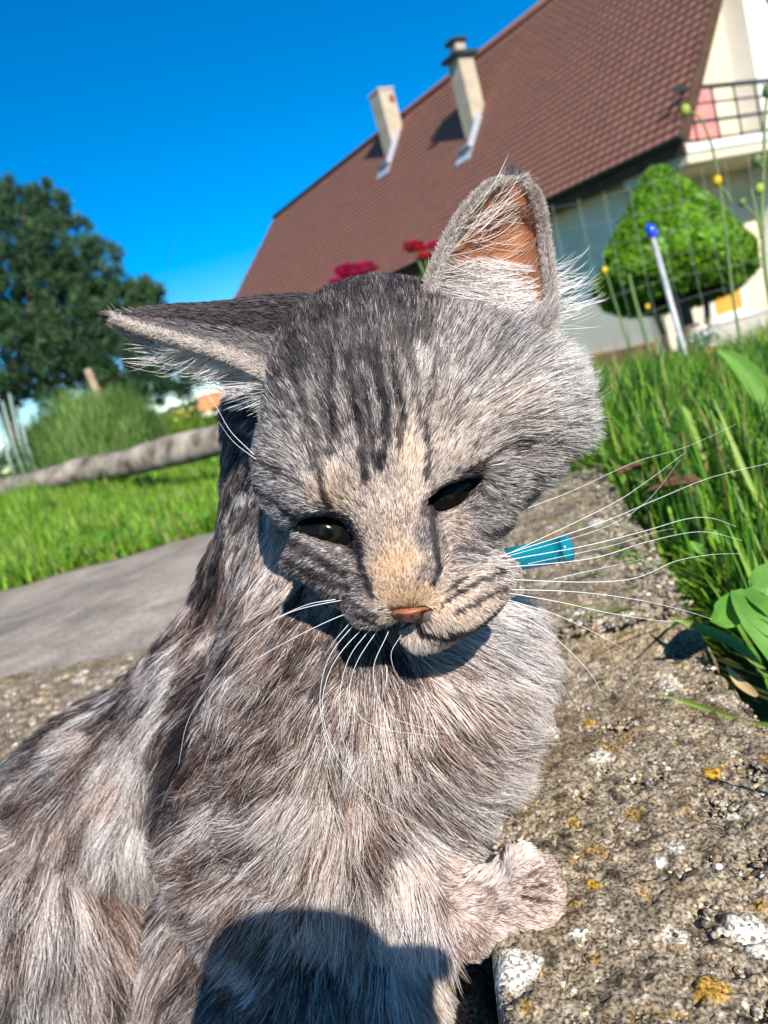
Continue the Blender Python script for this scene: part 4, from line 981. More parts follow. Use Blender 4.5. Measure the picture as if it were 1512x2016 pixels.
BODYC = np.array([
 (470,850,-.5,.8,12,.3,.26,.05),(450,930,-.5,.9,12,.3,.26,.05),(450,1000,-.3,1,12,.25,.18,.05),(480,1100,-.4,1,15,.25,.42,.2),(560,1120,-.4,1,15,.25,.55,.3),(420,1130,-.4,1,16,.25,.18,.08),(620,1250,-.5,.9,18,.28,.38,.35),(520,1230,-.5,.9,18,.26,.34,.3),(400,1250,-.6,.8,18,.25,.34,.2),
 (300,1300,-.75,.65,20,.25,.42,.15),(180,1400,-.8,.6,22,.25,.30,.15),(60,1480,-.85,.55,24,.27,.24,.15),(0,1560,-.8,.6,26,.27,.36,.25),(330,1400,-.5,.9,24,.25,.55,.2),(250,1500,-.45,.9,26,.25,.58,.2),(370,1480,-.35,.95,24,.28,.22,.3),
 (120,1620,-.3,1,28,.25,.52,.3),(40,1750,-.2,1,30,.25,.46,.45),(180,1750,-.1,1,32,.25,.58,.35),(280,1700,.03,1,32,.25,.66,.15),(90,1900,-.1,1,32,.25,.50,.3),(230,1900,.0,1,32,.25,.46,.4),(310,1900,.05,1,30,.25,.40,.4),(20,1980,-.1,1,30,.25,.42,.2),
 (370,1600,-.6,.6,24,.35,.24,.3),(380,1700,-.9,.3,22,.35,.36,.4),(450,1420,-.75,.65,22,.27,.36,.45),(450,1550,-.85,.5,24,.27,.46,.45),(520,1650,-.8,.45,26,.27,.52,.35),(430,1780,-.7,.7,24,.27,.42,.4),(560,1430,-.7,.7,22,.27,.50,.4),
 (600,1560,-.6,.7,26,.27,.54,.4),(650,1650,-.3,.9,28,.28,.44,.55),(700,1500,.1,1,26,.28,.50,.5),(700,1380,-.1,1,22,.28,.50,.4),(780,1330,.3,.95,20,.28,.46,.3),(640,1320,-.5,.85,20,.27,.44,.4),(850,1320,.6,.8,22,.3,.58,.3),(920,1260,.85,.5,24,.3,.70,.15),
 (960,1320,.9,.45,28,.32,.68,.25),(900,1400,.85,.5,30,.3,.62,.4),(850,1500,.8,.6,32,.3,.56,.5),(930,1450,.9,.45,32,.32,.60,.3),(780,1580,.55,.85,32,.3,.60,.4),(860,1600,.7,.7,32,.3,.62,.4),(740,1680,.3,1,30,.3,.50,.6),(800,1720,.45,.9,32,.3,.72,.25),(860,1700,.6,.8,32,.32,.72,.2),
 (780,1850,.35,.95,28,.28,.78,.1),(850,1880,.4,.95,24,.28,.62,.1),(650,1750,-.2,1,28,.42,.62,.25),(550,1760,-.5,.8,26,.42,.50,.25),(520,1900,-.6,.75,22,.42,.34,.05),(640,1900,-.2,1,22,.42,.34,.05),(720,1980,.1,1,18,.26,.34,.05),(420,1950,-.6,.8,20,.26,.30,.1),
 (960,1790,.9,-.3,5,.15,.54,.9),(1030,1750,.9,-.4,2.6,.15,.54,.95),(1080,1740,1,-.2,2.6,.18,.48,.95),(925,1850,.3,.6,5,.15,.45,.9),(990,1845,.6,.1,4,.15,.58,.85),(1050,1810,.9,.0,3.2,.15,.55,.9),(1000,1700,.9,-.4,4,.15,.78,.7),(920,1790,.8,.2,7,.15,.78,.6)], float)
def idw(tab, u, v, pw=4.0):
    out = np.zeros((len(u), 6))
    for a in range(0, len(u), 40000):
        d2 = (u[a:a + 40000, None] - tab[None, :, 0]) ** 2 + (v[a:a + 40000, None] - tab[None, :, 1]) ** 2 + 300.0
        w_ = d2 ** (-pw / 2); out[a:a + 40000] = (w_ @ tab[:, 2:]) / w_.sum(1, keepdims=True)
    return out
STRIPES = [  # polyline, half width px, strength
 ([(680,700),(702,800),(715,880),(722,945)],11,1.0),([(735,690),(757,790),(762,860),(746,915)],13,1.0),([(655,680),(650,780),(658,850)],9,.85),([(772,700),(792,800),(786,875)],9,.85),([(712,740),(724,800)],9,.8),([(596,770),(612,830),(640,880)],7,.6),([(560,690),(585,760),(600,800)],9,.55),([(860,690),(850,760),(838,800)],8,.4),([(632,770),(640,840),(655,890)],7,.6),
 ([(715,690),(740,730)],16,.55),([(716,760),(730,830),(735,900)],8,.8),([(836,820),(846,890),(838,935)],9,.75),([(815,770),(835,830)],7,.5),([(618,880),(632,950),(646,1000)],8,.75),([(600,860),(618,920)],6,.5),
 ([(940,930),(990,880),(1050,865),(1100,880)],9,.55),([(930,880),(985,840),(1040,815)],8,.35),([(955,1055),(1020,1035),(1075,975)],12,.7),([(900,1080),(960,1090),(1000,1060)],8,.45),([(846,985),(848,1050),(860,1120),(850,1150)],9,.9),([(700,1060),(712,1110),(735,1175)],8,.9),
 ([(540,1050),(600,1085),(680,1130)],10,.75),([(560,1100),(620,1130),(690,1160)],8,.7),([(500,960),(560,1000),(590,1025)],8,.6),([(500,900),(560,935),(600,960)],7,.5),([(870,1190),(930,1155),(990,1128)],5,.8),([(890,1210),(950,1180),(990,1160)],5,.75),([(880,1165),(920,1140)],4,.7),
 ([(560,600),(585,720),(600,790)],12,.5),([(625,600),(645,700)],10,.5),([(700,580),(690,690)],10,.4),([(770,560),(800,680),(815,740)],10,.45),([(540,760),(580,800),(620,840)],8,.45),([(660,600),(668,690)],7,.4),([(880,780),(930,740),(990,720)],8,.25),
 ([(1010,880),(1060,850),(1110,830)],7,.3),([(740,1210),(700,1190),(670,1175)],5,.6),([(824,1226),(834,1247),(880,1252),(940,1232),(985,1195)],6,.9),([(824,1228),(795,1240),(750,1228),(700,1205)],4,.8),([(830,640),(870,720)],8,.3)]
def seg_d(u, v, pts):
    d = np.full(len(u), 1e9)
    for (x0, y0), (x1, y1) in zip(pts[:-1], pts[1:]):
        dx, dy = x1 - x0, y1 - y0; t = np.clip(((u - x0) * dx + (v - y0) * dy) / (dx * dx + dy * dy), 0, 1)
        d = np.minimum(d, np.hypot(u - x0 - t * dx, v - y0 - t * dy))
    return d
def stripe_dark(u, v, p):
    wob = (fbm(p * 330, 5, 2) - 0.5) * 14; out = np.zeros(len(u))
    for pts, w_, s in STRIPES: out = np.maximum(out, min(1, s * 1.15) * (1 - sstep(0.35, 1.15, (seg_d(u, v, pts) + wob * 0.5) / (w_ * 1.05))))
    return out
EYES = [1.0 * np.array([(585,1036),(600,1022),(630,1013),(660,1015),(685,1028),(702,1056),(708,1084),(692,1080),(670,1068),(640,1063),(610,1053)], float),
        np.array([(834,1003),(838,985),(856,968),(884,955),(912,942),(936,922),(948,914),(945,940),(935,964),(913,982),(886,995),(858,1003)], float)]
EYES = [e_.mean(0) + (e_ - e_.mean(0)) * np.array([1.03, 1.12]) for e_ in EYES]
def in_poly(u, v, poly):
    r = np.zeros(len(u), bool); x0, y0 = poly[-1]
    for x1, y1 in poly:
        c = ((y1 > v) != (y0 > v)) & (u < (x0 - x1) * (v - y1) / (y0 - y1 + 1e-12) + x1); r ^= c; x0, y0 = x1, y1
    return r
NOSE = np.array([(768,1200),(790,1196),(812,1196),(846,1190),(852,1200),(843,1222),(822,1228),(798,1222),(780,1212)], float)
DARK = np.array([0.020, 0.016, 0.018]); BROWN = np.array([0.27, 0.15, 0.105]); LIGHT = np.array([0.92, 0.87, 0.835]); TAN = np.array([0.86, 0.60, 0.36])
def ramp(L, warm, head):
    L = np.clip(L, 0, 1)[:, None]; w_ = np.clip(warm, 0, 1)[:, None]
    mid = np.array([0.23, 0.20, 0.20]) * (1 - w_) + BROWN * 1.15 * w_
    lt = LIGHT * (1 - w_) + (TAN if head else np.array([0.88, 0.74, 0.66])) * w_
    return np.where(L < 0.5, DARK + (mid - DARK) * (L / 0.5), mid + (lt - mid) * ((L - 0.5) / 0.5))

M_fur, t_, out = new_mat('fur'); hb = t_.nodes.new('ShaderNodeBsdfPrincipled'); tl = t_.nodes.new('ShaderNodeBsdfTranslucent'); ms = t_.nodes.new('ShaderNodeMixShader'); ms.inputs[0].default_value = 0.22
at = t_.nodes.new('ShaderNodeAttribute'); at.attribute_name = 'coat'; t_.links.new(at.outputs['Color'], hb.inputs['Base Color']); t_.links.new(at.outputs['Color'], tl.inputs[0])
hb.inputs['Roughness'].default_value = 0.42; hb.inputs['Specular IOR Level'].default_value = 0.35
t_.links.new(hb.outputs[0], ms.inputs[1]); t_.links.new(tl.outputs[0], ms.inputs[2]); t_.links.new(ms.outputs[0], out.inputs[0])

def hair_object(name, pts, rad, col, parent, m_=None):
    """pts (n,k,3) world, rad (n,k) or (k,), col (n,k,3)."""
    n, k = pts.shape[:2]; hc = bpy.data.hair_curves.new(name); hc.add_curves([k] * n)
    off = wloc(parent)
    hc.attributes['position'].data.foreach_set('vector', (pts - off).astype(np.float32).ravel())
    ra = hc.attributes.get('radius') or hc.attributes.new('radius', 'FLOAT', 'POINT')
    ra.data.foreach_set('value', np.broadcast_to(rad, (n, k)).astype(np.float32).ravel())
    ca = hc.attributes.new('coat', 'FLOAT_COLOR', 'POINT'); c = np.ones((n, k, 4), np.float32); c[..., :3] = col
    ca.data.foreach_set('color', c.ravel()); hc.materials.append(m_ or M_fur)
    o = bpy.data.objects.new(name, hc); COL.objects.link(o); o.parent = parent
    return o

def clump_ids(p, size, seed):
    """Nearest of jittered seeds on the roots themselves."""
    r_ = np.random.default_rng(seed); n = max(8, int(len(p) * size)); idx = r_.choice(len(p), n, replace=False)
    kd = KDTree(n)
    for i, q in enumerate(p[idx]): kd.insert(q, i)
    kd.balance(); return np.fromiter((kd.find(q)[1] for q in p), int, len(p)), idx

def grow(root, nrm, flow, length, lift, k, clump, cid, cidx, jitter=0.12, curl=0.15, droop=0.0, clv=0.35):
    n = len(root); ft = unit(flow - nrm * np.sum(nrm * flow, -1, keepdims=True))
    bt = np.cross(nrm, ft); r_ = np.random.default_rng(11)
    ang = r_.normal(0, jitter, n) + r_.normal(0, 0.10, len(cidx))[cid]
    ft = ft * np.cos(ang)[:, None] + bt * np.sin(ang)[:, None]
    clift = (1 + clv * r_.normal(0, 1, len(cidx)))[cid]; lf = np.clip(lift * (0.75 + 0.5 * r_.random(n)) * clift, 0.02, 1.2)
    cv = r_.normal(0, curl, n) + r_.normal(0, curl, len(cidx))[cid]
    pts = np.empty((n, k, 3)); pts[:, 0] = root; step = length / (k - 1)
    for j in range(1, k):
        t = (j - 0.5) / (k - 1); d_ = unit(ft * (1.0) + bt * (cv * (t - 0.3))[:, None] + nrm * (lf * (1.5 - 1.3 * t))[:, None] - ZU * droop * t)
        pts[:, j] = pts[:, j - 1] + d_ * step[:, None]
    ref = pts[cidx][cid]; t = np.linspace(0, 1, k)[None, :, None] ** 1.4
    return pts + (ref - pts) * (clump[:, None, None] * t)

cat_base = P(640, 1480, .36); cat_base[2] = 0.0
cat = empty('kitten', cat_base, 'silver tabby long-haired kitten looking down beside the kerb', 'cat')
# body skin: one continuous mesh, tinted like the coat it carries
bp_ = proj(BV); hd_ = field_min(prims_head, BV) < field_min(prims_body, BV) - 0.002
Th = idw(HEADC, bp_[:, 0], bp_[:, 1]); Tb = idw(BODYC, bp_[:, 0], bp_[:, 1]); T = np.where(hd_[:, None], Th, Tb)
skin = ramp(T[:, 4] * 0.75, T[:, 5], False) * 0.6
for poly in EYES:
    c_ = poly.mean(0); grown = c_ + (poly - c_) * 1.10; skin[in_poly(bp_[:, 0], bp_[:, 1], grown) & hd_] = (0.012, 0.009, 0.009)
M_skin = mat('skin_under_fur', None, attr='tint', scale=200, rough=0.9, spec=0.1)
body = mesh('body', BV, BQ, M_skin, cat, True, skin)

# roots on the body
tri = np.concatenate([BQ[:, [0, 1, 2]], BQ[:, [0, 2, 3]]]); A_, B_, C_ = BV[tri[:, 0]], BV[tri[:, 1]], BV[tri[:, 2]]
area = np.linalg.norm(np.cross(B_ - A_, C_ - A_), axis=1) / 2; tc_ = (A_ + B_ + C_) / 3; tn = unit(BN[tri].sum(1))
vis = -np.sum(tn * unit(tc_ - CP), -1); tp_ = proj(tc_)
thead = field_min(prims_head, tc_) < field_min(prims_body, tc_) - 0.002
inframe = (tp_[:, 0] > -140) & (tp_[:, 0] < 1650) & (tp_[:, 1] < 2130)
wgt = area * np.where(vis > -0.25, 1.0, 0.22) * np.where(inframe, 1, 0.15)
paw_t = (tp_[:, 0] > 900) & (tp_[:, 1] > 1660) & ~thead
tlen = np.where(thead, idw(HEADC, tp_[:, 0], tp_[:, 1])[:, 2], idw(BODYC, tp_[:, 0], tp_[:, 1])[:, 2])
for e_ in EYES:
    tlen = np.where(thead, tlen * (0.4 + 0.6 * sstep(5, 70, seg_d(tp_[:, 0], tp_[:, 1], [tuple(x_) for x_ in e_] + [tuple(e_[0])]))), tlen)
wgt *= 1.0 / np.clip(tlen, 2.2, 40)
def sample(n, w_):
    f = rng.choice(len(w_), n, p=w_ / w_.sum()); a, b = rng.random(n), rng.random(n); fl = a + b > 1; a[fl], b[fl] = 1 - a[fl], 1 - b[fl]
    t3 = tri[f]; w3 = np.stack([1 - a - b, a, b], -1)[..., None]
    return (BV[t3] * w3).sum(1), unit((BN[t3] * w3).sum(1)), f

BANDS = [([(610,1690),(740,1660),(850,1630),(900,1580)],18),([(385,1300),(362,1450),(345,1620)],20),([(490,1240),(430,1330),(400,1400)],14),([(470,1490),(580,1440),(700,1420),(800,1390)],14),([(420,1570),(540,1540),(670,1530)],11),  # coat bands; shade of the shoulder crease and under the chin painted in too
 ([(405,1090),(425,1190),(370,1270)],16),([(110,1410),(240,1345),(330,1265)],13),([(20,1610),(130,1540),(210,1475)],15),([(335,1705),(420,1690),(510,1660)],11),([(150,1650),(135,1800),(110,1960)],11),([(235,1660),(215,1850),(232,2010)],8),([(60,1720),(40,1850),(20,2000)],10),
 ([(740,1290),(820,1325),(900,1290)],12),([(620,1260),(560,1330),(520,1400)],10),([(760,1480),(860,1450),(950,1400)],11),([(690,1780),(780,1760),(860,1720)],10)]
def fur(nm, n, w_, head, k, radius, clump_size, clump_amt, seed):
    p, nr, f = sample(n, w_); q = proj(p); u, v = q[:, 0], q[:, 1]
    T = idw(HEADC if head else BODYC, u, v)
    ok = np.ones(n, bool)
    if head:
        for e_ in EYES: ok &= ~in_poly(u, v, e_)
        ok &= ~in_poly(u, v, NOSE)
    p, nr, T, u, v = p[ok], nr[ok], T[ok], u[ok], v[ok]; n = len(p)
    flow = CR * T[:, 0:1] - CU * T[:, 1:2] + FW * 0.25
    pm = p + unit(flow - nr * np.sum(nr * flow, -1, keepdims=True)) * (T[:, 2:3] * 0.00055)
    q = proj(pm); u, v = q[:, 0], q[:, 1]; T2 = idw(HEADC if head else BODYC, u, v); T[:, 4:] = T2[:, 4:]
    L = T[:, 4]; warm = T[:, 5]
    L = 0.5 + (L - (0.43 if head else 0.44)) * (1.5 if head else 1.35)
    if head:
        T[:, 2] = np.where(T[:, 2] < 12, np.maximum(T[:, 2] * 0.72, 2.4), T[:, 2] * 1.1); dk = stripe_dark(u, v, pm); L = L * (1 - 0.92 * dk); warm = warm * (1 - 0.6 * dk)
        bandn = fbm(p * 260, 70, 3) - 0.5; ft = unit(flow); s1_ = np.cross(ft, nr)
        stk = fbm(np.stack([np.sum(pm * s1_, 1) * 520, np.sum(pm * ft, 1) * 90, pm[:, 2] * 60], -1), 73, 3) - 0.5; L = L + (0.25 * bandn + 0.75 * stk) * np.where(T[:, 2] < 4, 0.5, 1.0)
        for e_ in EYES:
            dd = seg_d(u, v, [tuple(x_) for x_ in e_] + [tuple(e_[0])]); L = L * (0.15 + 0.85 * sstep(4, 17, dd)); T[:, 2] *= 0.75 + 0.25 * sstep(5, 40, dd)
    else:
        T[:, 2] = np.where((u > 905) & (v > 1690), np.minimum(T[:, 2], 5.0), T[:, 2]); ft = unit(flow); s1_ = np.cross(ft, nr)
        blot = fbm(pm * np.array([48, 48, 48]), 31, 3) - 0.5; streak = fbm(np.stack([np.sum(pm * s1_, 1) * 380, np.sum(pm * ft, 1) * 30, p[:, 2] * 20], -1), 37, 3) - 0.5
        pd_ = np.zeros(n)
        for pl_ in ([(1078, 1738), (1050, 1742), (1030, 1748)], [(1080, 1774), (1050, 1768), (1032, 1766)], [(1058, 1712), (1040, 1722)]): pd_ = np.maximum(pd_, 1 - sstep(2, 7, seg_d(u, v, pl_)))
        bd_ = np.zeros(n); wob = (fbm(pm * 120, 91, 2) - 0.5) * 40
        for pl_, w_b in BANDS: bd_ = np.maximum(bd_, 1 - sstep(0.3, 1.5, (seg_d(u, v, pl_) + wob) / w_b))
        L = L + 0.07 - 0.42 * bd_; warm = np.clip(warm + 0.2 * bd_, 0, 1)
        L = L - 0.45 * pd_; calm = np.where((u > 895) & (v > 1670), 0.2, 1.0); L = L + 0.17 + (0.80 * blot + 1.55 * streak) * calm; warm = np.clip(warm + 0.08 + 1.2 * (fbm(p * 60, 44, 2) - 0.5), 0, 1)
    cid, cidx = clump_ids(p, clump_size, seed)
    rr = np.random.default_rng(seed + 1); L = L + rr.normal(0, 0.07 if head else 0.10, len(cidx))[cid]
    dk_ = dk if head else np.zeros(n)
    ls = L + (rr.normal(0, 0.22 if head else 0.18, n) - 0.30 * (rr.random(n) < 0.28)) * (1 - 0.75 * dk_)
    lng = T[:, 2] * 0.001 * (0.7 + 0.55 * rr.random(n))
    ca = np.clip(clump_amt * (0.6 + 0.8 * rr.random(n)), 0, 0.92)
    lf_ = np.maximum(T[:, 3] * (0.62 if head else 0.85), 0.62 - 0.075 * T[:, 2])
    pts = grow(p - nr * np.where(T[:, 2] < 5, -0.0002, 0.0004)[:, None], nr, flow, lng, lf_, k, ca, cid, cidx, 0.09 if head else 0.13, 0.10 if head else 0.35, 0.0 if head else 0.10, 0.15 if head else 0.35)
    t = np.linspace(0, 1, k)[None, :]  # dark roots: coat banding, plus shade inside the fur put into the colour
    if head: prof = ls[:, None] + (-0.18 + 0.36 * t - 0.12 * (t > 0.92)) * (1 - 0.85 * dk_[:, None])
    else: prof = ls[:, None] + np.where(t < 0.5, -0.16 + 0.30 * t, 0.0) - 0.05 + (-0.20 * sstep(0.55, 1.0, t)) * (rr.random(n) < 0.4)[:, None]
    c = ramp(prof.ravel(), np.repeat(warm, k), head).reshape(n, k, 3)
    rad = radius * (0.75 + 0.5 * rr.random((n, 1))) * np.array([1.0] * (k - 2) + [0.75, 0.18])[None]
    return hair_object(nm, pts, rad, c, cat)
hw = wgt * thead; bw = wgt * ~thead
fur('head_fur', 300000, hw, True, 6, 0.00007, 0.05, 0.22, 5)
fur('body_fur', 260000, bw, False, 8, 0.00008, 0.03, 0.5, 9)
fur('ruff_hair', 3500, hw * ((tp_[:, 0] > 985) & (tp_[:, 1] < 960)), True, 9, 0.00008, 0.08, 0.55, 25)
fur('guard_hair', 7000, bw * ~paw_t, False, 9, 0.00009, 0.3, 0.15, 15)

# ------------------------------------------------------------------ eyes, nose
M_eye, t_, out = new_mat('eye'); bs = t_.nodes.new('ShaderNodeBsdfPrincipled'); at = t_.nodes.new('ShaderNodeAttribute'); at.attribute_name = 'tint'
t_.links.new(at.outputs['Color'], bs.inputs['Base Color']); bs.inputs['Roughness'].default_value = 0.12; bs.inputs['Specular IOR Level'].default_value = 0.10; t_.links.new(bs.outputs[0], out.inputs[0])
for (u, v, w_, lx, ly, lr, ur) in ((647, 1048, -34, 0.93, 0.37, 68, 42), (890, 968, -30, 0.80, -0.60, 72, 48)):
    c = H(u, v, w_); gaze = AXW
    a1 = CR * lx - CU * ly; a2 = CR * ly + CU * lx; q = MB(); q.ball(c, a1 * lr * SPX, a2 * ur * SPX, gaze * 40 * SPX, 40, 40); V = np.array(q.V)
    X = (V - c) @ a1 / SPX; Y = (V - c) @ a2 / SPX; th_ = np.hypot(X - 2, Y - 8); cc = np.zeros((len(V), 3)) + np.array([0.006, 0.005, 0.005])
    iris = np.array([0.010, 0.012, 0.006]); cc[th_ < 28] = iris; cc[(th_ > 22) & (th_ < 28)] = iris * 0.35; cc[np.hypot(X - 2, (Y + 1) * 0.55) < 9] = (0.003, 0.003, 0.003)  # iris kept near black: shade under the brow is put into its colour
    mesh('eye', V, q.F, M_eye, cat, True, cc)
# nose leather with nostrils
M_nose = mat('nose_leather', None, attr='tint', scale=900, rough=0.42, bump=0.5, bscale=1600, spec=0.4)
nc = np.array([810, 1207.0]); V = []; Fc = []; rings = 8; seg = 28; Cn = []
for i in range(rings + 1):
    for j in range(seg):
        a = 6.283 * j / seg; t = i / rings
        ex, ey = 46 * math.cos(a), 19 * math.sin(a); ey = ey * (1 - 0.25 * abs(math.cos(a))) + (5 * abs(math.cos(a)) * -1)
        px, py = ex * t, ey * t; du = HA[0] * px - HB[0] * py * -1 if False else px * 0.985 + py * 0.16; dv = -px * 0.16 + py
        w_ = 122 - 26 * t ** 2.4 - 10 * max(py, 0) / 19
        nost = min(math.hypot((px - 26) / 11, (py - 5) / 7), math.hypot((px + 26) / 11, (py - 5) / 7)); w_ -= 12 * max(0, 1 - nost)
        V.append(H(nc[0] + du, nc[1] + dv, w_)); k = np.array([0.30, 0.10, 0.045]) * (0.85 + 0.3 * random.random())
        if nost < 0.95 or (abs(px) < 3 and py > 4): k = np.array([0.03, 0.014, 0.012])
        if t > 0.86: k = k * 0.4
        Cn.append(k)
for i in range(rings):
    for j in range(seg): Fc.append((i * seg + j, (i + 1) * seg + j, (i + 1) * seg + (j + 1) % seg, i * seg + (j + 1) % seg))
mesh('nose', V, Fc, M_nose, cat, True, Cn)

# ------------------------------------------------------------------ ears
M_ear = mat('ear_skin', None, attr='tint', scale=120, rough=0.6, trans=0.35, spec=0.25)
def ear_sheet(Lc, Mc, Rc, n_s=26, n_t=18):
    """Shell through three pixel/depth curves: one rim, the middle of the cup's wall, the other rim."""
    l, m_, r = (smooth_path(PN(x_), n_s) for x_ in (Lc, Mc, Rc)); t = np.linspace(0, 1, n_t)[None, :, None]
    ctrl = 2 * m_ - 0.5 * (l + r)
    G = l[:, None] * (1 - t) ** 2 + 2 * ctrl[:, None] * t * (1 - t) + r[:, None] * t ** 2
    return G
def ear_mesh(nm, G, inner_dir, thick, col_in, col_out):
    ns_, nt_ = G.shape[:2]; du = np.gradient(G, axis=0); dv = np.gradient(G, axis=1); Nn = unit(np.cross(du, dv))
    if np.sum(Nn.mean((0, 1)) * inner_dir) < 0: Nn = -Nn
    inner = G.reshape(-1, 3); outer = (G - Nn * thick).reshape(-1, 3); V = np.concatenate([inner, outer]); o = ns_ * nt_; Fc = []
    I = lambda i, j: i * nt_ + j
    for i in range(ns_ - 1):
        for j in range(nt_ - 1):
            Fc.append((I(i, j), I(i, j + 1), I(i + 1, j + 1), I(i + 1, j))); Fc.append((o + I(i, j), o + I(i + 1, j), o + I(i + 1, j + 1), o + I(i, j + 1)))
        Fc.append((I(i, 0), I(i + 1, 0), o + I(i + 1, 0), o + I(i, 0))); Fc.append((I(i, nt_ - 1), o + I(i, nt_ - 1), o + I(i + 1, nt_ - 1), I(i + 1, nt_ - 1)))
    cc = np.concatenate([np.tile(col_in, (o, 1)), np.tile(col_out, (o, 1))]); jj = np.tile(np.arange(nt_), ns_); sI = np.repeat(np.arange(ns_), nt_)
    rimv = (jj < 2) | (jj > nt_ - 3) | (sI > ns_ - 3); cc[np.concatenate([rimv, rimv])] = (0.40, 0.36, 0.31)
    ob = mesh(nm, V, Fc, M_ear, cat, True, cc)
    return Nn, ob
def gsample(G, Nn, s, t):
    ns_, nt_ = G.shape[:2]; a = np.clip(s * (ns_ - 1), 0, ns_ - 1.001); b = np.clip(t * (nt_ - 1), 0, nt_ - 1.001); i, j = a.astype(int), b.astype(int); fa, fb_ = (a - i)[:, None], (b - j)[:, None]
    f = lambda X: X[i, j] * (1 - fa) * (1 - fb_) + X[i + 1, j] * fa * (1 - fb_) + X[i, j + 1] * (1 - fa) * fb_ + X[i + 1, j + 1] * fa * fb_
    return f(G), unit(f(Nn)), unit(f(np.gradient(G, axis=0)))
# upright ear, open towards the lens
GR = ear_sheet([(805, 690, .254), (832, 620, .258), (855, 530, .264), (900, 440, .270), (945, 385, .275), (984, 354, .280)],
               [(965, 700, .276), (975, 620, .282), (985, 530, .290), (1000, 450, .292), (1008, 390, .286), (1012, 345, .282)],
               [(1068, 690, .266), (1086, 625, .270), (1083, 540, .276), (1072, 470, .283), (1062, 405, .283), (1040, 362, .283)])
NR, earR = ear_mesh('ear', GR, -FW, 0.0011, (0.42, 0.165, 0.075), (0.10, 0.085, 0.08)); earR['label'] = 'upright ear open towards the viewer'
GL = ear_sheet([(592, 800, .2615), (548, 764, .263), (490, 728, .267), (420, 698, .2715), (345, 674, .2765), (280, 652, .281), (222, 628, .285)],
               [(650, 600, .274), (585, 590, .279), (510, 594, .284), (430, 605, .287), (350, 610, .289), (280, 617, .288), (218, 626, .287)],
               [(560, 850, .296), (520, 800, .298), (470, 765, .298), (400, 735, .298), (330, 706, .296), (270, 676, .293), (218, 632, .288)])
NL, earL = ear_mesh('ear', GL, -CU, 0.0011, (0.30, 0.22, 0.19), (0.08, 0.068, 0.068)); earL['label'] = 'flattened ear seen from behind its dark back'
def ear_fur(nm, G, Nn, n, side, srange, trange, lng, lift, flowf, Lfun, radius=0.00008, k=6, jit=0.2, curl=0.2, bend=None, csize=0.12, camt=0.4, warm=0.1, clean=0.0):
    s = srange[0] + (srange[1] - srange[0]) * rng.random(n); t = trange[0] + (trange[1] - trange[0]) * rng.random(n)
    p, nn, sd = gsample(G, Nn, s, t); nn = nn * side; p = p + (nn * (0.0002 if side > 0 else 0.0017) if abs(side) > 0.5 else -nn / 0.3 * (0.0016 * rng.random((n, 1))))
    if abs(side) < 0.5: nn = unit(np.where(t[:, None] < 0.5, -1.0, 1.0) * gsample(G, np.gradient(G, axis=1), s, t)[1])
    fl = flowf(s, t, sd); cid, cidx = clump_ids(p, csize, 3)
    ln = lng * (0.6 + 0.7 * rng.random(n)); pts = grow(p, nn, fl, ln, np.full(n, lift), k, np.full(n, camt), cid, cidx, jit, curl, 0.0)
    if bend is not None: pts = pts + (np.linspace(0, 1, k)[None, :, None] ** 2.2) * bend(s, t, rng.random(n))[:, None, :]
    L = Lfun(s, t) + rng.normal(0, 0.14, n); tt = np.linspace(0, 1, k)[None]
    c = ramp((L[:, None] + 0.15 * (tt - 0.5)).ravel(), np.full(n * k, warm), True).reshape(n, k, 3)
    rad = radius * (0.7 + 0.6 * rng.random((n, 1))) * np.array([1.0] * (k - 2) + [0.75, 0.2])[None]
    return hair_object(nm, pts, rad, c, cat)
up3 = lambda s, t, sd: sd
# rims and backs
for G, Nn in ((GR, NR), (GL, NL)):
    left_ = G is GL
    ear_fur('ear_fur', G, Nn, 12000, -1, (0, 1), (0, 1), 0.0042, 0.13, up3, lambda s, t: np.where(left_, 0.10 + 0.30 * (t < 0.14), 0.30 + 0.25 * ((t < 0.12) | (t > 0.88))) + 0 * s)
    for tr, sd_ in (((0.0, 0.05), 1), ((0.95, 1.0), 1), ((0.0, 0.04), -1), ((0.96, 1.0), -1), ((0.0, 0.004), 0.3), ((0.996, 1.0), 0.3)):
        ear_fur('ear_rim_fur', G, Nn, 3600, sd_, (0.02, 1), tr, 0.0022, 0.4, up3, lambda s, t: np.full(len(s), 0.74 if left_ else 0.72), 0.00007, warm=0.30, jit=0.7, curl=0.6, csize=0.3, camt=0.15)
# sparse short down inside the upright ear, then the long tufts
ear_fur('ear_down', GR, NR, 260, 1, (0.25, 0.97), (0.08, 0.9), 0.006, 0.3, lambda s, t, sd: unit(sd * 0.5 + CR * 0.9), lambda s, t: np.full(len(s), 0.75), 0.00006, warm=0.3)
ear_fur('ear_tuft', GR, NR, 700, 1, (0.0, 0.42), (0.02, 0.22), 0.028, 0.35, lambda s, t, sd: unit(CR * 1.0 + CU * 0.05 - CU * 0.25 * (s[:, None] > 0.4)), lambda s, t: 0.86 - 0.25 * (s < 0.12), 0.00008, 9, 0.16, 0.25,
        lambda s, t, r: CU * 0.004 * (r[:, None] - 0.25) - FW * 0.002, 0.05, 0.55, 0.12)
ear_fur('ear_tuft', GR, NR, 420, 1, (0.12, 0.46), (0.03, 0.45), 0.042, 0.35, lambda s, t, sd: unit(CR * 1.0 - CU * 0.12 + 0 * sd), lambda s, t: np.full(len(s), 0.95), 0.00008, 10, 0.10, 0.2,
        lambda s, t, r: CU * (0.002 + 0.014 * r[:, None]) - FW * 0.004, 0.06, 0.6, 0.05)
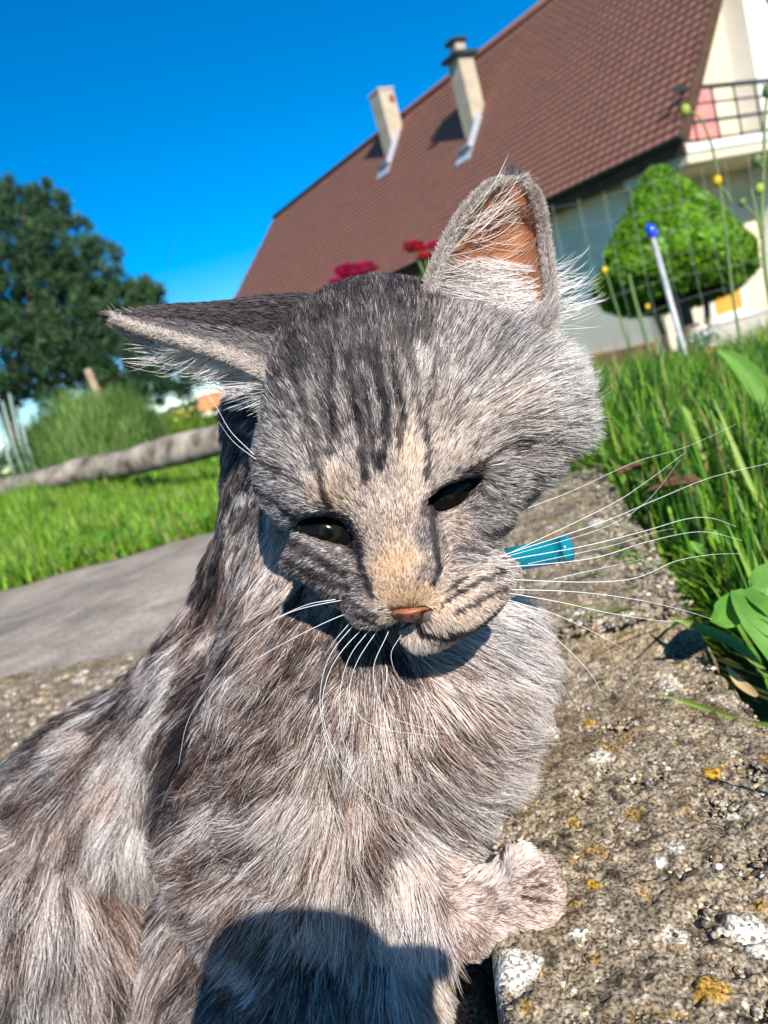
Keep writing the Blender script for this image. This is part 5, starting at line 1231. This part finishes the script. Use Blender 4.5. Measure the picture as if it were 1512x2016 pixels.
ear_fur('ear_tuft', GR, NR, 45, 1, (0.44, 0.66), (0.02, 0.25), 0.024, 0.3, lambda s, t, sd: unit(CR * 1.0 + CU * 0.25 + 0 * sd), lambda s, t: np.full(len(s), 0.92), 0.00008, 9, 0.35, 0.3, None, 0.2, 0.3, 0.1)
ear_fur('ear_tuft', GR, NR, 1000, 1, (0.0, 0.10), (0.1, 0.95), 0.016, 0.5, lambda s, t, sd: unit(CR * 0.8 + CU * 0.5 + 0 * sd), lambda s, t: np.full(len(s), 0.62), 0.00008, 8, 0.2, 0.3, None, 0.06, 0.5, 0.1)
# tufts hanging under the flattened ear
ear_fur('ear_tuft', GL, NL, 420, 1, (0.0, 0.70), (0.0, 0.10), 0.026, 0.55, lambda s, t, sd: unit(-CR * 1.0 + CU * 0.10 + FW * 0.15 + 0 * sd), lambda s, t: np.full(len(s), 0.90), 0.00008, 10, 0.16, 0.3,
        lambda s, t, r: -CU * 0.002 * r[:, None], 0.06, 0.5, 0.08)
ear_fur('ear_tuft', GL, NL, 200, 1, (0.0, 0.6), (0.75, 1.0), 0.030, 0.3, lambda s, t, sd: unit(-CR * 1.0 + CU * 0.25 + 0 * sd), lambda s, t: np.full(len(s), 0.92), 0.00008, 10, 0.15, 0.25,
        lambda s, t, r: CU * (0.003 * r[:, None]), 0.06, 0.55, 0.05)

# ------------------------------------------------------------------ whiskers and single long hairs
def strands(nm, lines, col, k=18):
    P_, R_ = [], []
    for pts, r0_ in lines:
        P_.append(smooth_path(PN(pts), k)); R_.append(np.linspace(r0_, r0_ * 0.25, k))
    return hair_object(nm, np.array(P_), np.array(R_), np.tile(np.array(col), (len(P_), k, 1)), cat)
d0 = .247
def wl(uv, dz=0.0, r=0.00012): return ([(u, v, d0 + dz * i / (len(uv) - 1)) for i, (u, v) in enumerate(uv)], r)
M_whisk = mat('whisker', (0.8, 0.8, 0.8), (0.85, 0.85, 0.85), rough=0.3)
wlines = [wl([(985,1095),(1180,1030),(1300,980),(1400,940),(1530,908)], -.01), wl([(985,1105),(1150,1075),(1270,1045),(1350,1022),(1400,1020),(1450,1037)]), wl([(985,1118),(1160,1100),(1280,1065),(1380,1047),(1462,1064)]),
 wl([(985,1140),(1150,1146),(1250,1138),(1330,1105),(1400,1092),(1458,1090)]), wl([(975,1160),(1130,1165),(1250,1180),(1340,1200),(1402,1219)]), wl([(975,1163),(1100,1185),(1200,1207),(1300,1222),(1345,1222)]),
 wl([(960,1170),(1080,1205),(1160,1240),(1232,1279)]), wl([(950,1185),(1050,1225),(1120,1280),(1165,1330),(1183,1362)]), wl([(985,1098),(1190,1000),(1270,950),(1350,890)], 0, .0001), wl([(1040,1110),(1200,1075),(1290,1048),(1330,1040)], 0, .00007),
 wl([(1090,1140),(1200,1115),(1280,1098)], 0, .00008), wl([(1040,1000),(1130,965),(1250,910),(1350,880),(1450,835)], .01, .00007), wl([(1000,1095),(1180,1042),(1270,990),(1340,905)], 0, .00007),
 wl([(715,1180),(665,1183),(560,1210),(480,1270),(420,1340),(370,1420),(352,1505)]), wl([(730,1195),(672,1212),(590,1250),(500,1300),(440,1345),(400,1390)]), wl([(660,1180),(600,1192),(520,1228)]),
 wl([(735,1195),(705,1222),(650,1290),(630,1370),(640,1450),(660,1520),(680,1572)]), wl([(745,1200),(722,1228),(660,1300),(635,1380),(650,1460),(700,1540),(780,1600),(905,1662)]), wl([(755,1205),(735,1232),(690,1290),(670,1360),(672,1440),(690,1500)], 0, .00012), wl([(765,1210),(745,1238),(700,1310),(690,1380),(740,1430),(870,1452)], 0, .00012),
 wl([(765,1243),(735,1320),(760,1400),(820,1430),(890,1445)], 0, .0001), wl([(690,1225),(660,1260),(640,1290)], 0, .0001), wl([(790,1250),(770,1290),(790,1340),(850,1370)], 0, .00008),
 wl([(500,895),(455,850),(425,800),(395,760)], .0, .00009), wl([(505,905),(460,870),(430,830)], 0, .00008)]
strands('whiskers', wlines, (0.86, 0.85, 0.83)).data.materials[0] = M_whisk
dl = [wl([(832,905),(860,830),(885,770),(905,700)], .0, .00006), wl([(826,900),(850,840),(880,790)], 0, .00006), ([(325,618,.283),(325,560,.284),(340,490,.285),(366,440,.286)], .00006), ([(332,618,.283),(331,590,.284),(334,560,.285)], .00004),
      ([(1058,400,.282),(1068,350,.282),(1081,302,.282)], .00006), ([(980,355,.281),(981,335,.281),(980,318,.281)], .00005), ([(500,1530,.31),(495,1470,.31),(510,1400,.31),(520,1370,.31)], .00007), ([(222,630,.285),(210,610,.284),(218,595,.283)], .00005)]
for i in range(26):
    u = rng.uniform(0, 170); v = 1480 - u * 0.75; dl.append(([(u, v, .37), (u - 5 + rng.normal(0, 6), v - 45, .37), (u + rng.normal(0, 18), v - 90 - 50 * rng.random(), .37)], .00006))
strands('dark_hairs', dl, (0.03, 0.025, 0.025), 10)

# ------------------------------------------------------------------ the turquoise tube and the phone that takes the picture
M_teal, t_, out = new_mat('turquoise_plastic'); bs = t_.nodes.new('ShaderNodeBsdfPrincipled'); bs.inputs['Base Color'].default_value = (0.01, 0.36, 0.50, 1); bs.inputs['Roughness'].default_value = 0.12
bs.inputs['Transmission Weight'].default_value = 0.55; bs.inputs['IOR'].default_value = 1.4; t_.links.new(bs.outputs[0], out.inputs[0])
c0, c1 = P(985, 1106, .300), P(1112, 1082, .292); ax_ = unit((c1 - c0)[None])[0]; a1 = unit(np.cross(ax_, FW)[None])[0]; a2 = np.cross(ax_, a1)
q = MB(); prof = [(0, .0048), (.35, .0049), (.8, .0048), (.97, .0049), (.972, .0054), (1.0, .0054), (1.07, .0050), (1.12, .0036), (1.14, .0)]; Ln = np.linalg.norm(c1 - c0); ns_ = 24
V = [c0 + ax_ * t * Ln + (a1 * math.cos(6.283 * j / ns_) + a2 * math.sin(6.283 * j / ns_)) * r for t, r in prof for j in range(ns_)]
q.add(V, [(i * ns_ + j, i * ns_ + (j + 1) % ns_, (i + 1) * ns_ + (j + 1) % ns_, (i + 1) * ns_ + j) for i in range(len(prof) - 1) for j in range(ns_)] + [tuple(range(ns_))[::-1]])
tag(q.build('plastic_tube', M_teal, None, True, base=c0), 'turquoise plastic tube with a rounded end poking out behind the kitten\'s cheek', 'tube')

ph = empty('phone', CP - FW * 0.006, 'phone held up just behind the point of view, outline rounded to shape its shadow', 'phone')
M_blk = mat('black_glass', (0.01, 0.01, 0.012), (0.014, 0.014, 0.016), rough=0.15)
q = MB(); nO = 40; OUT = []
for j in range(nO):
    a = 6.283 * j / nO; ca_, sa_ = math.cos(a), math.sin(a); OUT.append((0.050 * math.copysign(abs(ca_) ** 0.72, ca_) - 0.002, 0.080 * math.copysign(abs(sa_) ** 0.72, sa_) - 0.062))  # outline wider and rounder than a phone, shaped for the shadow it casts
q.add([CP - FW * dd + CR * x_ + CU * y_ for dd in (0.006, 0.016) for x_, y_ in OUT], [tuple(range(nO)), tuple(range(nO, 2 * nO))[::-1]] + [(j, nO + j, nO + (j + 1) % nO, (j + 1) % nO) for j in range(nO)])
q.build('phone_outline', M_blk, ph)
HAND0 = CP - FW * 0.016 + CR * 0.005 - CU * 0.036  # out-of-view hand, added here to widen and break up the phone's shadow
GH = 0.003; lo = HAND0 - 0.17; dims = np.ceil(np.full(3, 0.34) / GH).astype(int); FB = np.full(dims, 1.0, np.float32)
hp = lambda a, b, c: HAND0 + CR * a + CU * b + FW * c
ell(hp(.022, -.030, -.022), (.030, .046, .016), k=.02); cap(hp(.030, -.07, -.03), hp(.07, -.155, -.06), .027, .033, k=.03)
for i, (yy, ln) in enumerate(((.022, .9), (.0, 1.0), (-.022, .95), (-.042, .78))):
    pth = [hp(.022, yy - .008, -.020), hp(.040, yy, -.004), hp(.040, yy + .002, .016 + .004 * ln), hp(.040 - .030 * ln, yy + .004, .024)]
    for a, b, ra, rb in zip(pth[:-1], pth[1:], (.0100, .0090, .0082), (.0090, .0082, .0068)): cap(a, b, ra, rb, k=.004)
cap(hp(.010, -.035, -.020), hp(-.020, -.01, -.018), .013, .011, k=.01); cap(hp(-.020, -.01, -.018), hp(-.044, .018, -.012), .0105, .0085, k=.004)
HV, HQ = surface_nets(FB, lo, GH); HV = relax(HV, HQ, 2)
tag(mesh('hand', HV, HQ, mat('hand_skin', (0.45, 0.27, 0.19), (0.52, 0.32, 0.23), scale=60, rough=0.55), None, True, base=HAND0), 'photographer\'s hand with fingers curled round the phone', 'hand')
q = MB(); q.tube([CP - FW * 0.004, CP - FW * 0.0025], [0.006, 0.006], 20); q.build('lens_ring', M_dmet, ph)
